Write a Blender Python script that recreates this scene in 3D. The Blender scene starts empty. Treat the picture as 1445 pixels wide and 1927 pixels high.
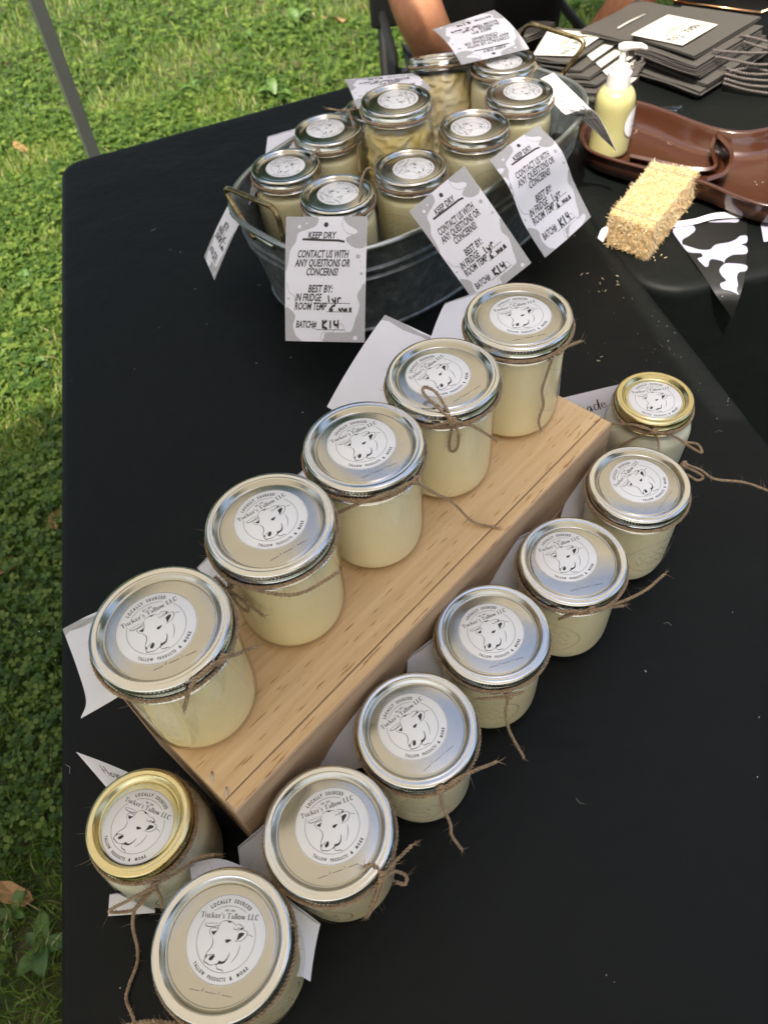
import bpy, bmesh, math, random
import numpy as np
from mathutils import Vector, Matrix, noise as mnoise
# everything below is written in centimetres (table top = z 0, camera above x=0,y=0) and scaled to metres on creation
S=0.01
random.seed(7); rng=np.random.default_rng(7)
scn=bpy.context.scene; col=scn.collection
# ---------------------------------------------------------------- camera, sky, sun, exposure
CAM=dict(f=1451.6492817545782,th=0.9061571399323778,ro=-0.11429734581231477,H=63.00339779068359)
cd=bpy.data.cameras.new('camera'); cam=bpy.data.objects.new('camera',cd); col.objects.link(cam); scn.camera=cam
th,ro=CAM['th'],CAM['ro']
fw=Vector((0,math.cos(th),-math.sin(th))); r0=Vector((1,0,0)); u0=Vector((0,math.sin(th),math.cos(th)))
rt=math.cos(ro)*r0+math.sin(ro)*u0; up=-math.sin(ro)*r0+math.cos(ro)*u0
m=Matrix((rt,up,-fw)).transposed().to_4x4(); m.translation=Vector((0,0,CAM['H']*S)); cam.matrix_world=m
cd.sensor_fit='VERTICAL'; cd.sensor_height=36; cd.sensor_width=27; cd.lens=36*CAM['f']/1927.0
cd.clip_start=0.05; cd.clip_end=300
cd.dof.use_dof=True; cd.dof.focus_distance=0.62; cd.dof.aperture_fstop=11.0
SUNDIR=Vector((0.22,0.47,-1.0)).normalized()      # direction the light travels
w=bpy.data.worlds.new('World'); scn.world=w; w.use_nodes=True
nt=w.node_tree; bg=nt.nodes['Background']
sky=nt.nodes.new('ShaderNodeTexSky'); sky.sky_type='NISHITA'; sky.sun_disc=False
sky.sun_elevation=math.asin(-SUNDIR.z); sky.sun_rotation=math.atan2(-SUNDIR.x,-SUNDIR.y)
sky.air_density=0.8; sky.dust_density=4.0; sky.ozone_density=0.3
nt.links.new(sky.outputs[0],bg.inputs[0]); bg.inputs[1].default_value=0.15
sl=bpy.data.lights.new('sun','SUN'); sl.energy=2.3; sl.angle=math.radians(0.55); sl.color=(1.0,0.93,0.8)
so=bpy.data.objects.new('sun',sl); col.objects.link(so); so.rotation_euler=SUNDIR.to_track_quat('-Z','Y').to_euler()
scn.view_settings.view_transform='Standard'; scn.view_settings.look='None'
scn.view_settings.exposure=1.55; scn.view_settings.gamma=1.0; scn.view_settings.use_curve_mapping=False
scn.render.engine='CYCLES'
scn.cycles.max_bounces=8; scn.cycles.transparent_max_bounces=16; scn.cycles.caustics_reflective=False; scn.cycles.caustics_refractive=False

# ---------------------------------------------------------------- materials
def L(h):
    h=h.lstrip('#'); v=[int(h[i:i+2],16)/255 for i in (0,2,4)]
    return tuple((c/12.92 if c<=.04045 else ((c+.055)/1.055)**2.4) for c in v)+(1,)
def mat(name,c,rough=.5,metal=0,**k):
    m=bpy.data.materials.new(name); m.use_nodes=True; b=m.node_tree.nodes['Principled BSDF']
    if isinstance(c,str): c=L(c)
    b.inputs['Base Color'].default_value=tuple(c)[:3]+(1,); b.inputs['Roughness'].default_value=rough; b.inputs['Metallic'].default_value=metal
    for kk,v in k.items(): b.inputs[kk.replace('_',' ')].default_value=v
    return m
def nodes(m): return m.node_tree.nodes,m.node_tree.links,m.node_tree.nodes['Principled BSDF']
def noise(m,scale,detail=3,rough=.5,coord='Object',vec=None,stretch=None):
    n,l,b=nodes(m)
    tc=n.new('ShaderNodeTexCoord'); t=n.new('ShaderNodeTexNoise'); t.inputs['Scale'].default_value=scale; t.inputs['Detail'].default_value=detail; t.inputs['Roughness'].default_value=rough
    if stretch:
        mp=n.new('ShaderNodeMapping'); mp.inputs['Scale'].default_value=stretch
        if vec: mp.inputs['Rotation'].default_value=vec
        l.new(tc.outputs[coord],mp.inputs[0]); l.new(mp.outputs[0],t.inputs['Vector'])
    else: l.new(tc.outputs[coord],t.inputs['Vector'])
    return t
def ramp(m,src,stops,to='Base Color'):
    n,l,b=nodes(m); r=n.new('ShaderNodeValToRGB'); l.new(src,r.inputs[0]); e=r.color_ramp.elements
    while len(e)<len(stops): e.new(.5)
    for i,(p,c) in enumerate(stops): e[i].position=p; e[i].color=c if len(c)==4 else tuple(c)+(1,)
    if to: l.new(r.outputs[0],b.inputs[to])
    return r
def bump(m,src,strength=.3,dist=.001):
    n,l,b=nodes(m); bm_=n.new('ShaderNodeBump'); bm_.inputs['Strength'].default_value=strength; bm_.inputs['Distance'].default_value=dist
    if b.inputs['Normal'].links: l.new(b.inputs['Normal'].links[0].from_socket,bm_.inputs['Normal'])
    l.new(src,bm_.inputs['Height']); l.new(bm_.outputs[0],b.inputs['Normal'])
M={}
M['cloth']=mat('black_cloth',(.004,.005,.005),.52,**{'Specular_IOR_Level':.2})
t=noise(M['cloth'],2600,2); bump(M['cloth'],t.outputs['Fac'],.35,.0004)
t=noise(M['cloth'],7,4,.6); bump(M['cloth'],t.outputs['Fac'],.7,.009)
t=noise(M['cloth'],420,6,.75); ramp(M['cloth'],t.outputs['Fac'],[(0,(.0033,.0045,.0043,1)),(.60,(.0042,.0055,.0052,1)),(.76,(.009,.0095,.009,1)),(1,(.016,.016,.014,1))])
def metal(name,c,rough,brush=True):
    m=mat(name,c,rough,1)
    if brush:
        t=noise(m,420,4,.6,stretch=(1,7,1)); bump(m,t.outputs['Fac'],.14,.00025)
        t2=noise(m,38,3); r=ramp(m,t2.outputs['Fac'],[(.3,(rough*.75,)*3+(1,)),(.7,(rough*1.35,)*3+(1,))],'Roughness')
    return m
M['lid']=metal('lid_metal',(.49,.475,.42),.19); M['band']=metal('band_metal',(.66,.65,.61),.12)
M['goldlid']=metal('gold_lid_metal',(.66,.59,.32),.22); M['gold']=metal('gold_band_metal',(.72,.62,.33),.17)
M['white']=mat('sticker_paper',(.83,.84,.86),.35,**{'Coat_Weight':.3,'Coat_Roughness':.2})
M['ink']=mat('black_ink',(.018,.018,.02),.45); M['greyink']=mat('grey_ink',(.16,.16,.17),.5); M['tagink']=mat('tag_ink',(.03,.03,.033),.6)
M['marker']=mat('marker_ink',(.012,.014,.014),.4)
M['paper']=mat('tag_paper',(.70,.70,.75),.55,**{'Specular_IOR_Level':.35,'Transmission_Weight':0}); t=noise(M['paper'],120,4); bump(M['paper'],t.outputs['Fac'],.12,.0006)
t=noise(M['paper'],14,3); ramp(M['paper'],t.outputs['Fac'],[(.25,(.70,.70,.77,1)),(.75,(.77,.77,.83,1))])
M['blob']=mat('grey_print',(.40,.40,.42),.6); t=noise(M['blob'],900,3,.7); ramp(M['blob'],t.outputs['Fac'],[(.35,(.36,.36,.38,1)),(.65,(.46,.46,.48,1))])
def thin_glass(name,tint,rough=.03,wob=.25,extra=0.0):
    m=bpy.data.materials.new(name); m.use_nodes=True; n=m.node_tree.nodes; l=m.node_tree.links; n.remove(n['Principled BSDF']); out=n['Material Output']
    tr=n.new('ShaderNodeBsdfTransparent'); tr.inputs[0].default_value=tint; g=n.new('ShaderNodeBsdfGlossy'); g.inputs['Roughness'].default_value=rough
    fr=n.new('ShaderNodeLayerWeight'); fr.inputs[0].default_value=.5; pw=n.new('ShaderNodeMath'); pw.operation='POWER'; pw.inputs[1].default_value=4.5; l.new(fr.outputs['Facing'],pw.inputs[0]); mx=n.new('ShaderNodeMixShader')
    tc=n.new('ShaderNodeTexCoord'); no=n.new('ShaderNodeTexNoise'); no.inputs['Scale'].default_value=26; no.inputs['Detail'].default_value=2; l.new(tc.outputs['Object'],no.inputs[0])
    bp=n.new('ShaderNodeBump'); bp.inputs['Strength'].default_value=wob; bp.inputs['Distance'].default_value=.004; l.new(no.outputs['Fac'],bp.inputs['Height'])
    l.new(bp.outputs[0],g.inputs['Normal']); l.new(bp.outputs[0],fr.inputs['Normal'])
    ad=n.new('ShaderNodeMath'); ad.operation='ADD'; ad.inputs[1].default_value=extra+.045; ad.use_clamp=True; l.new(pw.outputs[0],ad.inputs[0])
    l.new(ad.outputs[0],mx.inputs[0]); l.new(tr.outputs[0],mx.inputs[1]); l.new(g.outputs[0],mx.inputs[2]); l.new(mx.outputs[0],out.inputs[0])
    return m
M['glass']=thin_glass('clear_jar_glass',(.98,.985,.965,1))
M['clear']=thin_glass('clear_plastic',(.9,.9,.9,1),.08,.9,.06)
def tallow(name,a,b_,sc=14):
    m=mat(name,a,.38,**{'Subsurface_Weight':.15,'Subsurface_Scale':.012,'Specular_IOR_Level':.45}); m.node_tree.nodes['Principled BSDF'].inputs['Subsurface Radius'].default_value=(1,.9,.6)
    t=noise(m,sc,4,.6,stretch=(1,1,.6)); ramp(m,t.outputs['Fac'],[(.30,a),(.72,b_)]); t2=noise(m,45,5,.65,stretch=(1.6,1.6,.5)); bump(m,t2.outputs['Fac'],.3,.003)
    n,l,b=nodes(m); oi=n.new('ShaderNodeObjectInfo'); hv=n.new('ShaderNodeHueSaturation'); mr=n.new('ShaderNodeMapRange'); mr.inputs[3].default_value=.88; mr.inputs[4].default_value=1.22; l.new(oi.outputs['Random'],mr.inputs[0]); l.new(mr.outputs[0],hv.inputs['Saturation']); src=b.inputs['Base Color'].links[0].from_socket; l.new(src,hv.inputs['Color']); l.new(hv.outputs[0],b.inputs['Base Color'])
    return m
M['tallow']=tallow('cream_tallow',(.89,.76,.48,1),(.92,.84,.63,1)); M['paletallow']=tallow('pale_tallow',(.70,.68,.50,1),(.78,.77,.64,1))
M['tubtallow']=tallow('tub_tallow',(.92,.82,.50,1),(.95,.90,.66,1)); M['chunk']=tallow('chunky_tallow',(.72,.52,.14,1),(.86,.83,.66,1),30)
M['oil']=tallow('golden_tallow',(.58,.42,.06,1),(.70,.58,.18,1),20)
M['twine']=mat('jute_twine',(.33,.22,.125),.85,**{'Sheen_Weight':.3}); t=noise(M['twine'],300,4,.7); ramp(M['twine'],t.outputs['Fac'],[(.3,(.20,.13,.07,1)),(.7,(.47,.33,.2,1))])
def wood(name,rot=0,a=(.60,.385,.185,1),b_=(.80,.58,.335,1)):
    m=mat(name,a,.6,**{'Specular_IOR_Level':.35})
    t=noise(m,13,7,.68,stretch=(.30,8,8),vec=(0,0,rot)); ramp(m,t.outputs['Fac'],[(.28,a),(.5,tuple((x+y)/2 for x,y in zip(a,b_))),(.72,b_)])
    n,l,b=nodes(m)
    # short dark grain dashes
    t2=noise(m,430,2,.5,stretch=(.10,1.2,1.2),vec=(0,0,rot)); r=ramp(m,t2.outputs['Fac'],[(.645,(0,0,0,1)),(.70,(1,1,1,1))],None)
    mx=n.new('ShaderNodeMix'); mx.data_type='RGBA'; mx.inputs[7].default_value=(a[0]*.62,a[1]*.52,a[2]*.42,1)
    src=b.inputs['Base Color'].links[0].from_socket; l.new(src,mx.inputs[6]); l.new(r.outputs[0],mx.inputs[0]); l.new(mx.outputs[2],b.inputs['Base Color'])
    bump(m,t.outputs['Fac'],.15,.0015); return m
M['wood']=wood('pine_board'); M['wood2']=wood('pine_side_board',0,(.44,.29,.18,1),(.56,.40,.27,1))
M['steel']=mat('staple_steel',(.6,.6,.6),.3,1)
M['galv']=mat('galvanised_steel',(.17,.19,.20),.5,.5); t=noise(M['galv'],70,5,.65); ramp(M['galv'],t.outputs['Fac'],[(.3,(.075,.09,.095,1)),(.55,(.15,.17,.175,1)),(.8,(.34,.36,.36,1))]); t=noise(M['galv'],10,3); ramp(M['galv'],t.outputs['Fac'],[(.3,(.3,.3,.3,1)),(.7,(.55,.55,.55,1))],'Roughness')
M['galvrim']=mat('galvanised_rim',(.40,.43,.41),.3,.9); t=noise(M['galvrim'],40,4); bump(M['galvrim'],t.outputs['Fac'],.2,.001)
M['brass']=mat('aged_brass_wire',(.36,.28,.14),.3,1); t=noise(M['brass'],55,4,.7); ramp(M['brass'],t.outputs['Fac'],[(.35,(.10,.07,.04,1)),(.55,(.42,.33,.17,1)),(.75,(.62,.53,.3,1))])
M['bag']=mat('black_kraft_paper',(.068,.063,.057),.6,**{'Specular_IOR_Level':.5}); t=noise(M['bag'],200,5,.7); bump(M['bag'],t.outputs['Fac'],.2,.0006)
M['cord']=mat('twisted_paper_cord',(.10,.085,.078),.3,**{'Specular_IOR_Level':.8})
M['label']=mat('bag_label_paper',(.60,.58,.52),.4)
M['brown']=mat('brown_plastic',(.055,.019,.010),.2,**{'Specular_IOR_Level':.6,'Coat_Weight':.4,'Coat_Roughness':.06}); t=noise(M['brown'],30,3); bump(M['brown'],t.outputs['Fac'],.15,.002)
M['pump']=mat('white_plastic',(.76,.75,.72),.3,**{'Subsurface_Weight':.1,'Subsurface_Scale':.01})
M['lotion']=tallow('pale_yellow_lotion',(.54,.50,.27,1),(.60,.57,.36,1),9); M['bottle']=thin_glass('bottle_plastic',(.95,.95,.85,1),.12,.12)
M['straw']=mat('straw',(.62,.42,.17),.6,**{'Transmission_Weight':0}); 
n_,l_,b_=nodes(M['straw']); at=n_.new('ShaderNodeAttribute'); at.attribute_name='tone'; ramp(M['straw'],at.outputs['Fac'],[(0,(.52,.31,.12,1)),(.35,(.70,.51,.27,1)),(.7,(.80,.67,.44,1)),(1,(.86,.80,.64,1))])
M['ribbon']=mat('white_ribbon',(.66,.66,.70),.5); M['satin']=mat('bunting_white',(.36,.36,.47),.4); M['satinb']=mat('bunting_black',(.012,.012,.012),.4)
M['skin']=mat('skin',(.50,.24,.13),.5,**{'Subsurface_Weight':.25,'Subsurface_Scale':.02}); t=noise(M['skin'],45,5,.7); ramp(M['skin'],t.outputs['Fac'],[(.3,(.40,.165,.085,1)),(.7,(.55,.27,.15,1))]); t=noise(M['skin'],260,4,.7); bump(M['skin'],t.outputs['Fac'],.25,.001)
M['shirt']=mat('black_cotton',(.006,.006,.006),.9,**{'Specular_IOR_Level':.15}); t=noise(M['shirt'],60,4); bump(M['shirt'],t.outputs['Fac'],.3,.004)
M['jeans']=mat('dark_trousers',(.03,.035,.05),.9); M['hair']=mat('brown_hair',(.06,.035,.02),.7)
M['chair']=mat('black_powder_coat',(.008,.008,.008),.6)
M['leg']=mat('grey_tent_steel',(.11,.12,.11),.45,.3)
M['canvas']=mat('canopy_fabric',(.76,.70,.60),.8)
n_,l_,b_=nodes(M['canvas']); tl=n_.new('ShaderNodeBsdfTranslucent'); tl.inputs[0].default_value=(.68,.62,.52,1); mx=n_.new('ShaderNodeMixShader'); mx.inputs[0].default_value=.36
l_.new(b_.outputs[0],mx.inputs[1]); l_.new(tl.outputs[0],mx.inputs[2]); l_.new(mx.outputs[0],n_['Material Output'].inputs[0])
M['copper']=mat('copper_edge',(.75,.42,.22),.2,1)
M['lint']=mat('pale_lint',(.6,.6,.58),.9)

# ---------------------------------------------------------------- mesh helpers
class MB:
    def __init__(s): s.v=[]; s.f=[]
    def add(s,v,f):
        o=len(s.v); s.v.extend([tuple(x) for x in v]); s.f.extend([tuple(i+o for i in q) for q in f]); return s
    def box(s,c,d,R=None):
        x,y,z=[k/2 for k in d]; vs=[Vector((a*x,b*y,e*z)) for a in(-1,1) for b in(-1,1) for e in(-1,1)]
        if R: vs=[R@q for q in vs]
        return s.add([q+Vector(c) for q in vs],[(0,1,3,2),(4,6,7,5),(0,4,5,1),(2,3,7,6),(0,2,6,4),(1,5,7,3)])
    def lathe(s,prof,n=64,fn=None,cx=0,cy=0,caps=True):
        o=[]; fl=(prof[-1][1]-prof[0][1])-(prof[-1][0]-prof[0][0])<0
        for (r,z) in prof:
            for i in range(n):
                a=2*math.pi*i/n; rr=fn(r,z,a) if fn else r; o.append((cx+rr*math.cos(a),cy+rr*math.sin(a),z))
        f=[]
        for j in range(len(prof)-1):
            for i in range(n):
                k=(i+1)%n; f.append((j*n+i,j*n+k,(j+1)*n+k,(j+1)*n+i))
        if caps:
            if prof[0][0]>1e-4: f.append(tuple(reversed(range(n))))
            if prof[-1][0]>1e-4: f.append(tuple(range((len(prof)-1)*n,len(prof)*n)))
        if fl: f=[tuple(reversed(q)) for q in f]
        return s.add(o,f)
    def tube(s,pts,r,n=6,closed=False,caps=True):
        P=[Vector(p) for p in pts]; N=len(P); rr=r if hasattr(r,'__len__') else [r]*N
        T=[]
        for i in range(N):
            a=P[(i-1)%N] if (closed or i>0) else P[i]; b=P[(i+1)%N] if (closed or i<N-1) else P[i]
            d=(b-a); T.append(d.normalized() if d.length>1e-9 else Vector((0,0,1)))
        u=T[0].orthogonal().normalized(); o=[]
        for i in range(N):
            u=(u-T[i]*u.dot(T[i])); u=u.normalized() if u.length>1e-6 else T[i].orthogonal().normalized(); v=T[i].cross(u)
            for k in range(n):
                a=2*math.pi*k/n; o.append(P[i]+(u*math.cos(a)+v*math.sin(a))*rr[i])
        f=[]
        for i in range(N if closed else N-1):
            j=(i+1)%N
            for k in range(n): q=(k+1)%n; f.append((i*n+k,i*n+q,j*n+q,j*n+k))
        if caps and not closed: f.append(tuple(reversed(range(n)))); f.append(tuple(range((N-1)*n,N*n)))
        return s.add(o,f)
    def mesh(s,name,m,smooth=True,auto=None):
        me=bpy.data.meshes.new(name); me.from_pydata([(a*S,b*S,c*S) for a,b,c in s.v],[],s.f); me.materials.append(m)
        if smooth:
            me.polygons.foreach_set('use_smooth',[True]*len(me.polygons))
            if auto: me.set_sharp_from_angle(angle=math.radians(auto))
        me.update(); return me
def obj(name,me,parent=None,loc=(0,0,0),rot=None):
    o=bpy.data.objects.new(name,me); col.objects.link(o); o.location=Vector(loc)*S
    if rot is not None: o.rotation_euler=rot
    if parent: o.parent=parent
    return o
def tag(o,label=None,cat=None,group=None,kind=None):
    if label: o['label']=label
    if cat: o['category']=cat
    if group: o['group']=group
    if kind: o['kind']=kind
    return o
def empty(name,loc,label,cat,group=None,rot=None):
    o=bpy.data.objects.new(name,None); col.objects.link(o); o.location=Vector(loc)*S; o.empty_display_size=.02
    if rot is not None: o.rotation_euler=rot
    return tag(o,label,cat,group)
def smooth(pts,k=6,closed=False):
    P=[Vector(p) for p in pts]; n=len(P); out=[]
    for i in range(n if closed else n-1):
        p0=P[(i-1)%n] if closed or i>0 else P[i]*2-P[i+1]; p1=P[i]; p2=P[(i+1)%n]; p3=P[(i+2)%n] if closed or i<n-2 else P[-1]*2-P[-2]
        for j in range(k):
            t=j/k; out.append(.5*((2*p1)+(-p0+p2)*t+(2*p0-5*p1+4*p2-p3)*t*t+(-p0+3*p1-3*p2+p3)*t**3))
    if not closed: out.append(P[-1])
    return out
def resample(P,step,closed=False):
    Q=list(P)+([P[0]] if closed else []); d=[0]
    for a,b in zip(Q,Q[1:]): d.append(d[-1]+(b-a).length)
    n=max(3,int(d[-1]/step)); out=[]; j=0
    for i in range(n+(0 if closed else 1)):
        t=d[-1]*i/n
        while j<len(d)-2 and d[j+1]<t: j+=1
        s=(t-d[j])/max(1e-9,d[j+1]-d[j]); out.append(Q[j].lerp(Q[j+1],s))
    return out
def rope(mb,pts,R=.075,rs=.068,pitch=.55,closed=False,fuzz=5.0,k=6,sides=5,strands=2,fray=True):
    P=resample(smooth(pts,k,closed),pitch/6,closed); N=len(P)
    T=[(P[(i+1)%N]-P[i-1] if closed or 0<i<N-1 else (P[1]-P[0] if i==0 else P[-1]-P[-2])).normalized() for i in range(N)]
    u=T[0].orthogonal().normalized(); U=[]
    for i in range(N):
        u=(u-T[i]*u.dot(T[i])).normalized(); U.append(u.copy())
    turns=round(N/6) if closed else N/6
    for s in range(strands):
        path=[]
        for i in range(N):
            a=2*math.pi*(turns*i/N)+2*math.pi*s/strands; v=T[i].cross(U[i]); path.append(P[i]+(U[i]*math.cos(a)+v*math.sin(a))*R*(1+random.uniform(-.12,.12)))
        mb.tube(path,[rs*random.uniform(.85,1.15) for _ in path],sides,closed)
    L_=N*pitch/6
    for _ in range(int(L_*fuzz)):
        i=random.randrange(N); hair(mb,P[i],T[i])
    if fray and not closed:
        for e,tt in ((P[-1],T[-1]),):
            for _ in range(9):
                d=(tt+Vector([random.gauss(0,.45) for _ in range(3)])).normalized()*random.uniform(.25,.75); thinline(mb,[e,e+d*.5,e+d+Vector([random.gauss(0,.08) for _ in range(3)])],.014)
def thinline(mb,pts,r): mb.tube(pts,[r]*(len(pts)-1)+[r*.3],3,False,False)
def hair(mb,p,t):
    d=Vector([random.gauss(0,1) for _ in range(3)]); d=(d-t*d.dot(t)*.7).normalized(); l=random.choice((.12,.18,.25,.45,.8))*random.uniform(.6,1.2)
    c=Vector([random.gauss(0,.35) for _ in range(3)])*l; thinline(mb,[p,p+d*l*.5+c*.3,p+d*l+c],.0105)

# ---------------------------------------------------------------- flat print (text, drawings) as 2-D triangle sets
def raw_text(s,bold=0.0,shear=0.0):
    cu=bpy.data.curves.new('txt','FONT'); cu.body=s; cu.offset=bold; cu.shear=shear; cu.resolution_u=2
    o=bpy.data.objects.new('txt',cu); col.objects.link(o); dg=bpy.context.evaluated_depsgraph_get(); me=o.evaluated_get(dg).to_mesh()
    v=[(q.co.x,q.co.y) for q in me.vertices]; f=[tuple(p.vertices) for p in me.polygons]; o.evaluated_get(dg).to_mesh_clear(); bpy.data.objects.remove(o); bpy.data.curves.remove(cu); return v,f
_tc={}
def text(s,bold=.015,shear=0.0):
    """normalised: x 0..1 over its width, y 0..1 from baseline to cap height; returns verts, faces, aspect"""
    k=(s,bold,shear)
    if k not in _tc:
        v,f=raw_text(s,bold,shear); cap=max(q[1] for q in raw_text('H',bold)[0]); x0=min(q[0] for q in v); x1=max(q[0] for q in v)
        _tc[k]=([((a-x0)/(x1-x0),b/cap) for a,b in v],f,(x1-x0)/cap)
    return _tc[k]
class Flat:
    def __init__(s): s.v=[]; s.f=[]
    def add(s,v,f): o=len(s.v); s.v.extend(v); s.f.extend([tuple(i+o for i in q) for q in f])
    def line(s,pts,w,taper=False,closed=False):
        n=len(pts); v=[]
        for i,(x,y) in enumerate(pts):
            a=pts[i-1] if (i>0 or closed) else pts[i]; b=pts[(i+1)%n] if (i<n-1 or closed) else pts[i]
            dx,dy=b[0]-a[0],b[1]-a[1]; L_=math.hypot(dx,dy) or 1; k=w/2*(1 if not taper else .35+.65*math.sin(math.pi*min(1,max(0,i/(n-1)))))
            v+=[(x-dy/L_*k,y+dx/L_*k),(x+dy/L_*k,y-dx/L_*k)]
        s.add(v,[(2*i,2*i+1,2*((i+1)%n)+1,2*((i+1)%n)) for i in range(n if closed else n-1)])
    def poly(s,pts):
        from mathutils.geometry import tessellate_polygon
        s.add(list(pts),[tuple(t) for t in tessellate_polygon([[Vector((x,y,0)) for x,y in pts]])])
    def box(s,x0,y0,x1,y1): s.add([(x0,y0),(x1,y0),(x1,y1),(x0,y1)],[(0,1,2,3)])
    def text(s,t,x0,x1,y,h,**k):
        v,f,a=text(t,**k); s.add([(x0+(x1-x0)*p,y+h*q) for p,q in v],f)
    def mapped(s,fn): mb=MB(); mb.add([fn(x,y) for x,y in s.v],s.f); return mb
def sm2(pts,k=5,closed=False): return [(p.x,p.y) for p in smooth([(x,y,0) for x,y in pts],k,closed)]
def blob(cx,cy,r,seed,ax=1,ay=1,n=9,amp=.3):
    R=random.Random(seed); return sm2([(cx+ax*r*(1+R.uniform(-amp,amp))*math.cos(2*math.pi*i/n),cy+ay*r*(1+R.uniform(-amp,amp))*math.sin(2*math.pi*i/n)) for i in range(n)],4,True)
COW={"lines": [[[[-0.587, 0.314], [-0.539, 0.313], [-0.348, 0.321], [-0.204, 0.319]], 0.0083], [[[-0.587, 0.314], [-0.57, 0.273], [-0.507, 0.243], [-0.378, 0.238], [-0.239, 0.22]], 0.0153], [[[-0.38, 0.249], [-0.273, 0.266], [-0.215, 0.293]], 0.0125], [[[-0.245, 0.212], [-0.342, 0.217], [-0.419, 0.207], [-0.438, 0.151], [-0.412, 0.083], [-0.344, 0.013]], 0.0097], [[[-0.197, 0.32], [-0.232, 0.262], [-0.241, 0.192], [-0.282, 0.127], [-0.322, 0.055]], 0.0097], [[[-0.217, 0.304], [-0.152, 0.372], [-0.052, 0.393], [0.054, 0.379], [0.142, 0.336], [0.215, 0.29]], 0.0111], [[[0.208, 0.285], [0.231, 0.328], [0.271, 0.331], [0.358, 0.288], [0.396, 0.256], [0.356, 0.219], [0.289, 0.201], [0.248, 0.167]], 0.0125], [[[0.15, 0.26], [0.166, 0.206], [0.26, 0.223], [0.278, 0.255], [0.306, 0.229]], 0.0139], [[[0.289, 0.201], [0.373, 0.213], [0.472, 0.192], [0.512, 0.147], [0.494, 0.077], [0.417, -0.01], [0.329, -0.043], [0.219, -0.044]], 0.0125], [[[0.518, 0.113], [0.583, 0.104], [0.668, 0.069]], 0.0111], [[[-0.355, 0.026], [-0.315, -0.047], [-0.305, -0.128], [-0.339, -0.225], [-0.4, -0.303], [-0.43, -0.365]], 0.0153], [[[-0.43, -0.365], [-0.439, -0.419], [-0.444, -0.486], [-0.435, -0.525], [-0.377, -0.541], [-0.324, -0.57], [-0.245, -0.578], [-0.156, -0.556]], 0.0167], [[[-0.428, -0.372], [-0.367, -0.377], [-0.294, -0.356], [-0.226, -0.344]], 0.0111], [[[-0.133, -0.557], [-0.093, -0.646], [-0.009, -0.663], [0.031, -0.67], [0.068, -0.713]], 0.0167], [[[0.372, -0.101], [0.374, -0.188], [0.349, -0.297], [0.293, -0.408], [0.22, -0.505]], 0.0125], [[[-0.178, -0.563], [-0.097, -0.544], [-0.068, -0.499]], 0.025]], "fills": [[[-0.399, 0.153], [-0.341, 0.141], [-0.282, 0.161], [-0.262, 0.142], [-0.323, 0.059], [-0.371, 0.1]], [[-0.052, 0.393], [0.02, 0.39], [0.081, 0.364], [0.013, 0.345]], [[0.294, 0.132], [0.362, 0.15], [0.433, 0.149], [0.427, 0.1], [0.347, 0.026], [0.266, -0.041], [0.279, 0.035], [0.287, 0.09]], [[-0.017, -0.04], [0.024, -0.012], [0.103, -0.011], [0.146, -0.031], [0.097, -0.059], [0.042, -0.097], [0.007, -0.079]], [[-0.226, -0.344], [-0.205, -0.39], [-0.24, -0.459], [-0.295, -0.492], [-0.338, -0.466], [-0.333, -0.425], [-0.288, -0.382]], [[-0.44, -0.386], [-0.403, -0.357], [-0.397, -0.403], [-0.409, -0.455]], [[-0.119, -0.549], [-0.074, -0.471], [-0.03, -0.493], [0.045, -0.481], [0.101, -0.415], [0.127, -0.353], [0.153, -0.278], [0.145, -0.365], [0.109, -0.454], [0.054, -0.524], [-0.019, -0.546]], [[0.348, 0.26], [0.399, 0.256], [0.349, 0.216], [0.306, 0.229]]]}
def cow(fl,fn=lambda x,y:(x,y),k=1.0,bold=1.0):
    for l,w_ in COW['lines']: fl.line([fn(*q) for q in sm2(l,4)],w_*k*bold,True)
    for l in COW['fills']: fl.poly([fn(*q) for q in l])
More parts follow.
